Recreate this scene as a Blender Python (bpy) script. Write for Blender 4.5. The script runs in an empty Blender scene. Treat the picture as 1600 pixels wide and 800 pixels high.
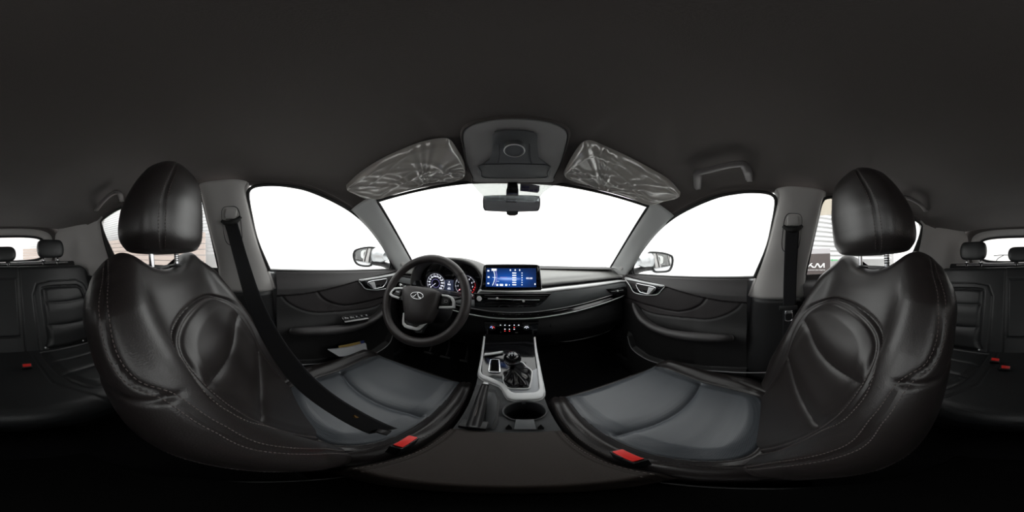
import bpy, bmesh, math, random
import numpy as np
from mathutils import Vector, Matrix
random.seed(7); rng = np.random.RandomState(5)
sc = bpy.context.scene
col = sc.collection
R = math.radians

# ------------------------------------------------------------------ camera
ROLL = -1.24
cd = bpy.data.cameras.new('camera'); cam = bpy.data.objects.new('camera', cd); col.objects.link(cam)
cd.type = 'PANO'; cd.panorama_type = 'EQUIRECTANGULAR'
cd.clip_start = 0.01; cd.clip_end = 200
cam.matrix_world = Matrix.Rotation(R(ROLL), 4, 'Y') @ Matrix.Rotation(R(90), 4, 'X')
sc.camera = cam
# ------------------------------------------------------------------ world
w = bpy.data.worlds.new('world'); sc.world = w; w.use_nodes = True
wb = w.node_tree.nodes['Background']; wb.inputs[0].default_value = (1.0, 0.995, 0.985, 1); wb.inputs[1].default_value = 1.0
sc.view_settings.view_transform = 'Standard'; sc.view_settings.look = 'None'
sc.view_settings.gamma = 1; sc.view_settings.exposure = 1.35
sc.view_settings.use_curve_mapping = False
sc.cycles.max_bounces = 8; sc.cycles.diffuse_bounces = 4; sc.cycles.glossy_bounces = 4
sc.cycles.transparent_max_bounces = 12; sc.cycles.caustics_reflective = False; sc.cycles.caustics_refractive = False
sc.cycles.sample_clamp_indirect = 6

# ------------------------------------------------------------------ materials
MATS = {}
def mat(name, c, rough=.5, metal=0, spec=.5, bump=0, bscale=300, kind='noise', var=0, coat=0, sheen=0, emit=None, es=1, vscale=6):
    if name in MATS: return MATS[name]
    m = bpy.data.materials.new(name); m.use_nodes = True; MATS[name] = m
    nt = m.node_tree; b = nt.nodes['Principled BSDF']
    b.inputs['Base Color'].default_value = (*c, 1); b.inputs['Roughness'].default_value = rough
    b.inputs['Metallic'].default_value = metal; b.inputs['Specular IOR Level'].default_value = spec
    b.inputs['Coat Weight'].default_value = coat; b.inputs['Coat Roughness'].default_value = .08
    b.inputs['Sheen Weight'].default_value = sheen
    if emit: b.inputs['Emission Color'].default_value = (*emit, 1); b.inputs['Emission Strength'].default_value = es
    tc = nt.nodes.new('ShaderNodeTexCoord')
    if bump:
        if kind == 'noise':
            t = nt.nodes.new('ShaderNodeTexNoise'); t.inputs['Scale'].default_value = bscale; t.inputs['Detail'].default_value = 3; out = t.outputs['Fac']
        else:
            t = nt.nodes.new('ShaderNodeTexVoronoi'); t.inputs['Scale'].default_value = bscale; out = t.outputs['Distance']
            if kind == 'perf': t.inputs['Randomness'].default_value = 0.0
        nt.links.new(tc.outputs['Object'], t.inputs['Vector'])
        bp = nt.nodes.new('ShaderNodeBump'); bp.inputs['Strength'].default_value = bump; bp.inputs['Distance'].default_value = .0015
        nt.links.new(out, bp.inputs['Height']); nt.links.new(bp.outputs['Normal'], b.inputs['Normal'])
    if var:
        n = nt.nodes.new('ShaderNodeTexNoise'); n.inputs['Scale'].default_value = vscale; n.inputs['Detail'].default_value = 5
        nt.links.new(tc.outputs['Object'], n.inputs['Vector'])
        r = nt.nodes.new('ShaderNodeMapRange'); r.inputs[3].default_value = rough - var; r.inputs[4].default_value = rough + var
        nt.links.new(n.outputs['Fac'], r.inputs[0]); nt.links.new(r.outputs[0], b.inputs['Roughness'])
    return m

LEATHER = mat('black_leather', (.0195, .0160, .0158), .37, spec=.62, bump=.10, bscale=420, kind='voronoi', var=.07)
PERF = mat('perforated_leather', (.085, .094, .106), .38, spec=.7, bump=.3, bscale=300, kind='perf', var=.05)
LEATH_R = mat('rear_leather', (.021, .022, .023), .42, bump=.2, bscale=420, kind='voronoi', var=.06)
BROWN = mat('armrest_leather', (.026, .0205, .0178), .55, spec=.25, bump=.2, bscale=420, kind='voronoi', var=.05)
THREAD = mat('grey_thread', (.13, .11, .105), .8)
HEADL = mat('headliner_cloth', (.113, .101, .098), .95, spec=.1, bump=.3, bscale=900, sheen=.2)
PILLAR = mat('grey_pillar_cloth', (.47, .455, .445), .8, spec=.2, bump=.2, bscale=700)
CONSG = mat('grey_console_plastic', (.34, .335, .335), .6, spec=.3, bump=.1, bscale=900)
OHD = mat('slate_overhead_plastic', (.12, .125, .13), .45)
CONSD = mat('slate_console_plastic', (.048, .050, .053), .45, bump=.08, bscale=900)
DASH = mat('dash_soft_black', (.085, .083, .078), .5, bump=.3, bscale=500, kind='voronoi')
PLAST = mat('black_plastic', (.016, .016, .017), .5, bump=.15, bscale=700)
DOORM = mat('door_black', (.042, .039, .040), .5, bump=.25, bscale=500, kind='voronoi')
DOORD = mat('door_lower_plastic', (.014, .0135, .014), .6, bump=.2, bscale=700)
PIANO = mat('piano_black', (.006, .006, .007), .08, coat=.6)
RUBBER = mat('black_rubber', (.012, .012, .012), .6)
CHROME = mat('chrome', (.85, .86, .88), .12, metal=1)
SATIN = mat('satin_silver', (.78, .79, .80), .30, metal=.15, bump=.03, bscale=900)
SILVDASH = mat('brushed_silver', (.70, .71, .71), .36, metal=.15)
STEEL = mat('polished_steel', (.7, .7, .72), .18, metal=1)
RED = mat('red_button', (.75, .025, .02), .4)
WEB = mat('black_webbing', (.018, .018, .020), .75, spec=.2, bump=.4, bscale=600, sheen=.1)
CARPET = mat('black_carpet', (.010, .010, .011), 1, spec=.05, bump=.8, bscale=500)
MIRROR = mat('mirror_glass', (.93, .94, .95), .01, metal=1)
MIRRORI = mat('tinted_mirror_glass', (.80, .84, .90), .03, metal=1)
SILVERP = mat('silver_paint', (.62, .64, .66), .25, metal=.4, coat=.5)
PAPER = mat('white_paper', (.75, .76, .78), .7)
CARD = mat('yellow_card', (.55, .38, .12), .7)
BLUEP = mat('blue_print', (.04, .06, .25), .6)
WHITE_E = mat('backlit_white', (.02, .02, .02), .5, emit=(.85, .88, 1.0), es=.7)
BLUE_E = mat('backlit_blue', (.02, .02, .02), .5, emit=(.25, .35, 1), es=1.0)
RED_E = mat('backlit_red', (.02, .01, .01), .5, emit=(1, .06, .06), es=.8)
VIOLET_E = mat('backlit_violet', (.01, .01, .02), .5, emit=(.35, .33, .75), es=.35)

def glass(name, tint, refl=.06):
    m = bpy.data.materials.new(name); m.use_nodes = True; nt = m.node_tree; nt.nodes.clear()
    o = nt.nodes.new('ShaderNodeOutputMaterial'); mx = nt.nodes.new('ShaderNodeMixShader')
    t = nt.nodes.new('ShaderNodeBsdfTransparent'); t.inputs[0].default_value = (*tint, 1)
    g = nt.nodes.new('ShaderNodeBsdfGlossy'); g.inputs[1].default_value = .02
    lw = nt.nodes.new('ShaderNodeLayerWeight'); pw = nt.nodes.new('ShaderNodeMath'); pw.operation = 'POWER'; pw.inputs[1].default_value = 4
    f = nt.nodes.new('ShaderNodeMath'); f.operation = 'MULTIPLY_ADD'; f.inputs[1].default_value = .35; f.inputs[2].default_value = .02
    nt.links.new(lw.outputs['Facing'], pw.inputs[0]); nt.links.new(pw.outputs[0], f.inputs[0])
    nt.links.new(f.outputs[0], mx.inputs[0]); nt.links.new(t.outputs[0], mx.inputs[1]); nt.links.new(g.outputs[0], mx.inputs[2])
    nt.links.new(mx.outputs[0], o.inputs[0]); return m
GLASS = glass('clear_glass', (.975, .985, .98)); GLASSR = glass('rear_glass', (.95, .955, .95))
FRIT = glass('frit_band', (.62, .63, .62))
def film():
    m = bpy.data.materials.new('clear_plastic_wrap'); m.use_nodes = True; nt = m.node_tree; nt.nodes.clear()
    o = nt.nodes.new('ShaderNodeOutputMaterial'); mx = nt.nodes.new('ShaderNodeMixShader'); mx.inputs[0].default_value = .22
    mx2 = nt.nodes.new('ShaderNodeMixShader'); mx2.inputs[0].default_value = .46
    t = nt.nodes.new('ShaderNodeBsdfTransparent'); t.inputs[0].default_value = (.97, .97, .97, 1)
    g = nt.nodes.new('ShaderNodeBsdfGlossy'); g.inputs[1].default_value = .16
    d = nt.nodes.new('ShaderNodeBsdfDiffuse'); d.inputs[0].default_value = (.85, .80, .75, 1)
    nt.links.new(t.outputs[0], mx2.inputs[1]); nt.links.new(d.outputs[0], mx2.inputs[2])
    nt.links.new(mx2.outputs[0], mx.inputs[1]); nt.links.new(g.outputs[0], mx.inputs[2]); nt.links.new(mx.outputs[0], o.inputs[0]); return m
FILM = film()

# ------------------------------------------------------------------ object helpers
ORG = {}
def thing(name, label, cat, loc=(0, 0, 0), group=None, kind=None):
    o = bpy.data.objects.new(name, None); o.empty_display_size = .05; col.objects.link(o); o.location = loc
    if label: o['label'] = label
    if cat: o['category'] = cat
    if group: o['group'] = group
    if kind: o['kind'] = kind
    ORG[o] = Vector(loc); return o
def struct(name): return thing(name, None, None, kind='structure')
def tag(o, label, cat, group=None):
    o['label'] = label; o['category'] = cat
    if group: o['group'] = group
    return o
def link_mesh(name, me, m, parent=None, smooth=True, label=None, kind=None):
    o = bpy.data.objects.new(name, me); col.objects.link(o)
    if m is not None:
        me.materials.clear(); me.materials.append(m)
    if smooth: me.shade_smooth()
    if parent is not None:
        g = ORG[parent]; me.transform(Matrix.Translation(-g)); o.parent = parent; ORG[o] = g
    else: ORG[o] = Vector((0, 0, 0))
    if label: o['label'] = label
    if kind: o['kind'] = kind
    return o
def mesh_obj(name, V, F, m, parent=None, smooth=True, **k):
    me = bpy.data.meshes.new(name)
    V = np.asarray(V, dtype=np.float32).reshape(-1, 3)
    me.from_pydata(V.tolist(), [], F if isinstance(F, list) else F.tolist()); me.update()
    return link_mesh(name, me, m, parent, smooth, **k)
def grid_faces(nu, nv, cu=False, cv=False):
    iu = np.arange(nu if cu else nu - 1); iv = np.arange(nv if cv else nv - 1)
    a, b = np.meshgrid(iu, iv, indexing='ij'); a = a.ravel(); b = b.ravel()
    a2 = (a + 1) % nu; b2 = (b + 1) % nv
    return np.stack([a * nv + b, a2 * nv + b, a2 * nv + b2, a * nv + b2], 1)
def grid_obj(name, P, m, parent=None, cu=False, cv=False, thick=0, **k):
    P = np.asarray(P, float); nu, nv = P.shape[:2]
    o = mesh_obj(name, P.reshape(-1, 3), grid_faces(nu, nv, cu, cv), m, parent, **k)
    if thick:
        s = o.modifiers.new('s', 'SOLIDIFY'); s.thickness = thick; s.offset = 0
    return o
def cr(pts, n, closed=False):
    """Catmull-Rom resample to n points, even in arc length."""
    p = np.asarray(pts, float)
    if closed: p = np.vstack([p[-1:], p, p[:2]])
    else: p = np.vstack([2 * p[0] - p[1], p, 2 * p[-1] - p[-2]])
    out = []
    for i in range(1, len(p) - 2):
        t = np.linspace(0, 1, 16, endpoint=False)[:, None]
        a, b, c, d = p[i - 1], p[i], p[i + 1], p[i + 2]
        out.append(.5 * ((2 * b) + (c - a) * t + (2 * a - 5 * b + 4 * c - d) * t ** 2 + (3 * b - a - 3 * c + d) * t ** 3))
    out.append(p[-2][None]); q = np.vstack(out)
    return even(q, n + 1)[:-1] if closed else even(q, n)
def even(q, n):
    q = np.asarray(q, float)
    L = np.r_[0, np.cumsum(np.linalg.norm(np.diff(q, axis=0), axis=1))]
    s = np.linspace(0, L[-1], n)
    return np.stack([np.interp(s, L, q[:, k]) for k in range(q.shape[1])], 1)
def strip(name, A, B, m, parent=None, n=40, k=10, bulge=0, bdir=None, curve=True, thick=.004, **kw):
    f = cr if curve else even
    A = f(A, n); B = f(B, n); t = np.linspace(0, 1, k)
    P = A[:, None] * (1 - t)[None, :, None] + B[:, None] * t[None, :, None]
    if bulge:
        bd = np.asarray(bdir, float); P = P + bd * (bulge * (1 - (2 * t - 1) ** 4))[None, :, None]
    return grid_obj(name, P, m, parent, thick=thick, **kw)
def tube_geo(P, r, seg=10, closed=False, up=(0, 0, 1), flat=1.0, rot=0):
    P = np.asarray(P, float); n = len(P); r = np.broadcast_to(np.asarray(r, float), (n,))
    T = np.roll(P, -1, 0) - np.roll(P, 1, 0) if closed else np.gradient(P, axis=0)
    T /= np.linalg.norm(T, axis=1)[:, None] + 1e-12
    upv = np.asarray(up, float); S = np.cross(T, upv); bad = np.linalg.norm(S, axis=1) < 1e-3
    S[bad] = np.cross(T[bad], (1, 0.01, 0)); S /= np.linalg.norm(S, axis=1)[:, None]
    U = np.cross(S, T); a = np.linspace(0, 2 * math.pi, seg, endpoint=False) + rot
    V = P[:, None] + r[:, None, None] * (np.cos(a)[None, :, None] * S[:, None] + flat * np.sin(a)[None, :, None] * U[:, None])
    F = grid_faces(n, seg, closed, True).tolist()
    V = V.reshape(-1, 3)
    if not closed: F += [list(range(seg))[::-1], [(n - 1) * seg + i for i in range(seg)]]
    return V, F
def tube(name, P, r, m, parent=None, seg=10, closed=False, n=None, up=(0, 0, 1), flat=1.0, rot=0, **k):
    if n: P = cr(P, n, closed)
    if not np.isscalar(r) and len(r) != len(P): r = np.interp(np.linspace(0, 1, len(P)), np.linspace(0, 1, len(r)), r)
    V, F = tube_geo(P, r, seg, closed, up, flat, rot)
    return mesh_obj(name, V, F, m, parent, **k)
def join_geo(parts):
    V = []; F = []; o = 0
    for v, f in parts:
        V.append(np.asarray(v).reshape(-1, 3)); F += [[i + o for i in x] for x in f]; o += len(V[-1])
    return np.vstack(V), F
def frame(n, up=(0, 0, 1)):
    n = Vector(n).normalized(); u = Vector(up); x = u.cross(n)
    if x.length < 1e-4: x = Vector((1, 0, 0))
    x.normalize(); y = n.cross(x); return x, y, n
def box(name, c, s, m, parent=None, bev=.004, axes=None, seg=2, taper=None, **k):
    bm = bmesh.new(); bmesh.ops.create_cube(bm, size=1)
    for v in bm.verts:
        v.co = Vector((v.co.x * s[0], v.co.y * s[1], v.co.z * s[2]))
        if taper and v.co.z > 0: v.co.x *= taper[0]; v.co.y *= taper[1]
    if bev: bmesh.ops.bevel(bm, geom=list(bm.edges), offset=bev, segments=seg, profile=.6, affect='EDGES')
    M = Matrix.Translation(Vector(c))
    if axes:
        x, y, z = axes; M = M @ Matrix(((x[0], y[0], z[0]), (x[1], y[1], z[1]), (x[2], y[2], z[2]))).to_4x4()
    bm.transform(M); me = bpy.data.meshes.new(name); bm.to_mesh(me); bm.free()
    o = link_mesh(name, me, m, parent, **k); auto(o); return o
def auto(o, a=35):
    me = o.data
    try: me.set_sharp_from_angle(angle=R(a))
    except Exception: pass
def slab(name, poly, vec, m, parent=None, bev=.002, seg=2, **k):
    """closed polygon (3D points) extruded by vec, edges bevelled"""
    bm = bmesh.new(); poly = [Vector(p) for p in poly]; vec = Vector(vec)
    nrm = Vector((0, 0, 0))
    for i in range(len(poly)): nrm += (poly[i] - poly[0]).cross(poly[(i + 1) % len(poly)] - poly[0])
    if nrm.dot(vec) > 0: poly = poly[::-1]
    a = [bm.verts.new(p) for p in poly]; b = [bm.verts.new(p + vec) for p in poly]
    n = len(a); bm.faces.new(a); top = bm.faces.new(b[::-1])
    for i in range(n): bm.faces.new((a[(i + 1) % n], a[i], b[i], b[(i + 1) % n]))
    if bev:
        es = [e for e in bm.edges if e in set(top.edges)]
        bmesh.ops.bevel(bm, geom=es, offset=bev, segments=seg, profile=.5, affect='EDGES')
    bmesh.ops.recalc_face_normals(bm, faces=bm.faces)
    bmesh.ops.triangulate(bm, faces=[f for f in bm.faces if len(f.verts) > 4])
    me = bpy.data.meshes.new(name); bm.to_mesh(me); bm.free()
    o = link_mesh(name, me, m, parent, **k); auto(o, 30); return o
def lathe(name, prof, c, axis, m, parent=None, seg=40, mod=None, **k):
    """prof: [(r, h)], revolved about axis through c"""
    x, y, z = frame(axis, (0, 1, 0) if abs(Vector(axis).normalized().z) > .9 else (0, 0, 1))
    x, y, z = map(np.array, (x, y, z)); pr = np.asarray(prof, float); a = np.linspace(0, 2 * math.pi, seg, endpoint=False)
    rr = pr[:, 0][:, None] * np.ones(seg)[None]
    if mod is not None: rr = rr * mod(a, pr[:, 1])
    P = np.array(c)[None, None] + rr[..., None] * (np.cos(a)[None, :, None] * x + np.sin(a)[None, :, None] * y) + pr[:, 1][:, None, None] * z
    F = grid_faces(len(pr), seg, False, True).tolist()
    o = mesh_obj(name, P.reshape(-1, 3), F, m, parent, **k)
    bm = bmesh.new(); bm.from_mesh(o.data); bmesh.ops.remove_doubles(bm, verts=bm.verts, dist=1e-6); bmesh.ops.recalc_face_normals(bm, faces=bm.faces); bm.to_mesh(o.data); bm.free()
    auto(o, 40); return o
def text(name, s, c, axes, size, m, parent=None, depth=.0004, xs=1.0, **k):
    cu = bpy.data.curves.new('t', 'FONT'); cu.body = s; cu.size = size; cu.extrude = depth; cu.align_x = 'CENTER'; cu.align_y = 'CENTER'; cu.resolution_u = 2
    t = bpy.data.objects.new('t', cu); col.objects.link(t); dg = bpy.context.evaluated_depsgraph_get()
    me = bpy.data.meshes.new_from_object(t.evaluated_get(dg)); bpy.data.objects.remove(t)
    x, y, z = axes
    me.transform(Matrix.Translation(Vector(c)) @ Matrix(((x[0], y[0], z[0]), (x[1], y[1], z[1]), (x[2], y[2], z[2]))).to_4x4() @ Matrix.Diagonal((xs, 1, 1, 1)))
    me.name = name
    return link_mesh(name, me, m, parent, smooth=False, **k)
# ------------------------------------------------------------------ sight-line helper: pixel of the photo -> direction in the car
TH = R(ROLL)
def ray(px, py):
    a = (px - 800) / 1600 * 2 * math.pi; l = (400 - py) / 800 * math.pi
    x, y, z = math.sin(a) * math.cos(l), math.cos(a) * math.cos(l), math.sin(l)
    return np.array((math.cos(TH) * x + math.sin(TH) * z, y, -math.sin(TH) * x + math.cos(TH) * z))
def atx(px, py, x): d = ray(px, py); return d * (x / d[0])
def aty(px, py, y): d = ray(px, py); return d * (y / d[1])
def atz(px, py, z): d = ray(px, py); return d * (z / d[2])
def atside(px, py, A=.705): d = ray(px, py); return d * (A / (abs(d[0]) + .25 * d[2]))
def atpl(px, py, p0, n):
    d = ray(px, py); n = np.array(n, float); return d * (np.dot(n, p0) / np.dot(n, d))
def mirx(P): P = np.array(P, float).copy(); P[..., 0] *= -1; return P

# ------------------------------------------------------------------ roof shape
ZE = ([-1.5, -1.15, -.92, -.86, -.72, -.6, -.2, 0, .13, .21, .33, .44, .50, .62], [.20, .215, .235, .252, .277, .283, .286, .287, .287, .281, .248, .208, .185, .13])
ZC = ([-1.55, -1.3, -1.0, -.5, .1, .3, .45, .62, .7], [.262, .30, .335, .366, .370, .360, .343, .305, .28])
def s_int(x, t): return np.interp(x, t[0], t[1])
def roof(x, y):
    ze = s_int(y, ZE); zc = s_int(y, ZC); xe = .688 - .25 * ze
    u = np.clip(np.abs(x) / xe, 0, 1)
    z = ze + (zc - ze) * (1 - u ** 2.7) ** .55
    # moulded centre panel around the overhead console
    c = np.clip((np.asarray(y) - .18) / .12, 0, 1) * np.clip((.185 - np.abs(x)) / .03, 0, 1)
    return z - .010 * c * c * (3 - 2 * c)
def atroof(px, py, off=0):
    d = ray(px, py); lo, hi = .1, 1.8
    for _ in range(50):
        t = (lo + hi) / 2; p = d * t
        if p[2] > roof(p[0], p[1]) - off: hi = t
        else: lo = t
    return d * lo

# ================================================================== SETTING
# --- ceiling
U = np.linspace(-1, 1, 161); U = np.sign(U) * (1 - (1 - np.abs(U)) ** 1.5); V = np.linspace(0, 1, 150)
P = np.zeros((len(U), len(V), 3))
for i, u in enumerate(U):
    xa = u * .622; yf = .62 - .104 * (xa / .55) ** 2; yr = -1.50 + .06 * u * u
    y = yf + (yr - yf) * V; ze = s_int(y, ZE); x = u * (.688 - .25 * ze)
    P[i] = np.stack([x, y, roof(x, y)], 1)
ceil = grid_obj('ceiling', P, HEADL, thick=0); ceil['kind'] = 'structure'
s_ = ceil.modifiers.new('s', 'SOLIDIFY'); s_.thickness = .02; s_.offset = -1
# outer roof skin, so no light leaks and it reads from outside
# --- floor
xx = np.linspace(-.72, .72, 60); yy = np.linspace(-1.62, 1.16, 100)
X, Y = np.meshgrid(xx, yy, indexing='ij')
Z = -.86 + .10 * np.exp(-(X / .16) ** 4) + np.clip((Y - .80) / .3, 0, 1) ** 1.5 * .35 + .12 * np.clip((-Y - .95) / .1, 0, 1)
fl = grid_obj('floor', np.stack([X, Y, Z], 2), CARPET, thick=.02); fl['kind'] = 'structure'

# side outlines (right-hand side; mirrored for the left). y, z on the side plane |x| = .705 - .25 z
def sidept(y, z, A=.705): return np.array((A - .25 * z, y, z))
FW = [(.058, -.075), (.0, .06), (-.022, .16), (-.032, .235), (-.022, .262), (.01, .275), (.075, .280), (.14, .277), (.21, .268), (.33, .236), (.44, .197), (.55, .138), (.66, .058), (.73, -.005), (.775, -.055), (.782, -.098)]
RW = [(-.166, -.07), (-.187, .06), (-.21, .2), (-.222, .25), (-.245, .270), (-.32, .277), (-.5, .276), (-.63, .27), (-.72, .264), (-.80, .250), (-.875, .232), (-.915, .212), (-.925, .17), (-.92, .08), (-.905, 0.0), (-.895, -.06)]
def smooth2(pts, n): return cr([(a, b) for a, b in pts], n)
wn = [0]
def pane(name, A, B, m=GLASS, bulge=0, bdir=(0, 0, 1)):
    o = strip(name, A, B, m, n=30, k=10, bulge=bulge, bdir=bdir, thick=.003); o['kind'] = 'structure'; return o
def window_fill(name, outl, m, sgn):
    q = smooth2(outl, 60); n = len(q); h = n // 2
    # fan of rows between the two halves of the outline
    A = q[:h]; B = q[h:][::-1][:h] if n % 2 == 0 else q[h + 1:][::-1]
    P = []
    for t in np.linspace(0, 1, 8):
        r = A * (1 - t) + B * t; P.append([sidept(a, b) * np.array((sgn, 1, 1)) for a, b in r])
    o = grid_obj(name, P, m, thick=.003); o['kind'] = 'structure'; return o
# windshield
xs = np.linspace(-1, 1, 41)
top = np.array([(u * .56, .62 - .104 * u * u, .312 - .055 * u * u) for u in xs])
bot = np.array([(u * .685, 1.15 - .15 * u * u, -.066 - .004 * u * u) for u in xs])
ws = pane('window_1', top, bot, GLASS, .012, (0, .6, .8))
for sgn, a, b in ((-1, 2, 4), (1, 3, 5)):
    window_fill('window_%d' % a, FW, GLASS, sgn); window_fill('window_%d' % b, RW, GLASSR, sgn)
# frit: grey dotted band around the mirror foot, inside the glass
def wsp(u, v): a = np.array((u * .56, .62 - .104 * u * u, .312 - .055 * u * u)); b = np.array((u * .685, 1.15 - .15 * u * u, -.066 - .004 * u * u)); return a + (b - a) * v
def wspx(px, py, off=.006):
    p0 = wsp(0, 0); p1 = wsp(0, 1); t = p1 - p0; n = np.array((0, -t[2], t[1])); n /= -np.linalg.norm(n)
    return atpl(px, py, p0 + n * 0 + np.array((0, -off, -off)), n)
fr = slab('sensor_shade', [wspx(*p) for p in ((735, 284), (748, 300), (762, 314), (838, 314), (850, 300), (872, 285))], (0, .0006, .0008), FRIT, bev=0)
fr.name = 'frit_band'; fr['kind'] = 'structure'; fr.parent = ws; ORG[fr] = ORG[ws]

# windscreen edge seals (black)
se = struct('trim_1')
edge = [wsp(u, 0) for u in np.linspace(-1, 1, 30)] + [wsp(1, v) for v in np.linspace(.03, 1, 20)] + [wsp(u, 1) for u in np.linspace(.97, -1, 30)] + [wsp(-1, v) for v in np.linspace(.97, .03, 20)]
tube('windshield_seal', np.array(edge) + np.array((0, -.004, -.006)), .007, RUBBER, se, seg=8, closed=True)

# --- side bodywork: pillars, seals, rail lips, door trims
def S(pts, sgn): P = np.array(pts, float); P[..., 0] *= sgn; return P
for sgn, tn, dn, dr in ((-1, 2, 1, 3), (1, 3, 2, 4)):
    rr = struct('trim_%d' % tn)
    # A-pillar: from windscreen edge to the door seal
    a_in = [wsp(1, 0) + np.array((-.015, -.045, .010))] + [wsp(1, v) + np.array((.0, -.012, -.004)) for v in (0, .2, .4, .6, .8, .94)]
    a_in += [np.array((.675, .96, -.085)), np.array((.66, .93, -.11))]
    a_out = [sidept(.42, .205, .700), sidept(.475, .175, .697), sidept(.56, .12, .692), sidept(.63, .07, .692), sidept(.69, .015, .692), sidept(.745, -.035, .69), sidept(.79, -.075, .69), sidept(.82, -.10, .69), sidept(.83, -.12, .69)]
    strip('a_pillar_trim', S(a_in, sgn), S(a_out, sgn), mat('a_pillar_grey', (.55, .56, .56), .75, spec=.2, bump=.1, bscale=700), rr, bulge=.012, bdir=(-sgn * .8, -.5, .1), thick=.004)
    # small pillar badge recess
    c0 = (a_in[6] * .45 + a_out[6] * .55) + np.array((-.016, -.012, .0)); cx = S([c0], sgn)[0]
    n = np.array((-sgn * .75, -.6, .25)); x, y, z = frame(n, (sgn * .3, -.5, .7))
    box('airbag_badge', cx, (.020, .026, .004), PILLAR, rr, bev=.002, axes=(x, y, z))
    yr_ = np.linspace(.53, -.95, 60); ze_ = s_int(yr_, ZE)
    strip('roof_rail_lip', S(np.stack([.686 - .25 * ze_, yr_, ze_ + .004], 1), sgn), S(np.stack([.709 - .25 * (ze_ - .012), yr_, ze_ - .008], 1), sgn), HEADL, rr, n=60, k=4, curve=False)
    # B-pillar upper trim
    bf = [sidept(-.040, .285, .684), sidept(-.052, .25, .684), sidept(-.034, .16, .684), sidept(-.010, .06, .684), (.706, .040, -.06), (.712, .078, -.168)]
    br_ = [sidept(-.225, .285, .684), sidept(-.212, .25, .684), sidept(-.198, .16, .684), sidept(-.18, .06, .684), (.706, -.165, -.06), (.712, -.160, -.168)]
    bf = [tuple(np.array(p) + (0, .007, 0)) for p in bf[:4]] + bf[4:]; br_ = [tuple(np.array(p) - (0, .004, 0)) for p in br_[:4]] + br_[4:]
    strip('b_pillar_trim', S(bf, sgn), S(br_, sgn), PILLAR, rr, bulge=.028, bdir=(-sgn, 0, 0), k=24, thick=.003)
    # edge returns of the b pillar
    strip('b_pillar_edge', S([np.array(p) + (.004, .0, 0) for p in bf], sgn), S([np.array(p) + (.03, .012, 0) for p in bf], sgn), PILLAR, rr, k=4)
    strip('b_pillar_edge', S([np.array(p) + (.004, .0, 0) for p in br_], sgn), S([np.array(p) + (.03, -.012, 0) for p in br_], sgn), PILLAR, rr, k=4)
    lf = [(.700, .070, -.166), (.712, .085, -.3), (.712, .11, -.5), (.712, .12, -.86)]
    lr = [(.700, -.155, -.166), (.712, -.16, -.3), (.712, -.18, -.5), (.712, -.20, -.86)]
    strip('b_pillar_lower_trim', S(lf, sgn), S(lr, sgn), PLAST, rr, bulge=.040, bdir=(-sgn, 0, 0), k=16)
    # height adjuster: raised rounded surround + slider
    def bp(y, z, o=0): return np.array((.684 - .25 * z - .0295 - o, y, z))
    ring = []
    for a in np.linspace(0, 2 * math.pi, 40, endpoint=False):
        ca, sa = math.cos(a), math.sin(a)
        yy_ = .036 * math.copysign(abs(ca) ** .5, ca); zz_ = .075 * math.copysign(abs(sa) ** .5, sa)
        ring.append(bp(-.093 + yy_ + .012 * (-zz_) / .075 * .5, .105 + zz_, -.001))
    tube('adjuster_groove', S(ring, sgn), .0016, PLAST, rr, seg=6, closed=True)
    x, y, z = frame((-sgn, 0, -.25), (0, .25, 1))
    box('height_adjuster', S([bp(-.095, .150, .005)], sgn)[0], (.042, .034, .020), PILLAR, rr, bev=.005, axes=(x, y, z))
    # door seals
    for outl, nm in ((FW, 'front'), (RW, 'rear')):
        q = smooth2(outl, 90); seal = S([sidept(a, b, .700) for a, b in q], sgn)
        tube('door_seal', seal, .0075, RUBBER, rr, seg=8, up=(1, 0, 0))
        seal2 = S([sidept(a + (.006 if 0 else 0), b, .694) for a, b in q], sgn)
    # C/quarter trim: from rear door window rear edge to the tailgate glass
    cf = [sidept(-.85, .262, .690), sidept(-.87, .245, .690), sidept(-.893, .228, .690), sidept(-.910, .20, .690), sidept(-.915, .1, .690), sidept(-.902, 0, .690), sidept(-.892, -.08, .690), (.70, -.88, -.17)]
    strip('quarter_trim_edge', S(cf, sgn), S([np.array(p) + (.035, -.004, 0) for p in cf], sgn), PILLAR, rr, k=4)
    cm = [(.60, -1.38, .29), (.55, -1.43, .250), (.54, -1.46, .215), (.53, -1.48, .19), (.52, -1.48, .1), (.52, -1.48, 0), (.52, -1.48, -.08), (.52, -1.46, -.17)]
    strip('quarter_trim', S(cf, sgn), S(cm, sgn), PILLAR, rr, bulge=.03, bdir=(sgn * .7, -.7, 0), k=20)
    cl = [(.700, -.90, -.165), (.70, -.86, -.4), (.70, -.80, -.62), (.70, -.76, -.86)]; cl2 = [(.52, -1.46, -.165), (.52, -1.46, -.4), (.52, -1.46, -.62), (.52, -1.46, -.86)]
    strip('quarter_lower_trim', S(cl, sgn), S(cl2, sgn), PLAST, rr, k=6)

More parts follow.
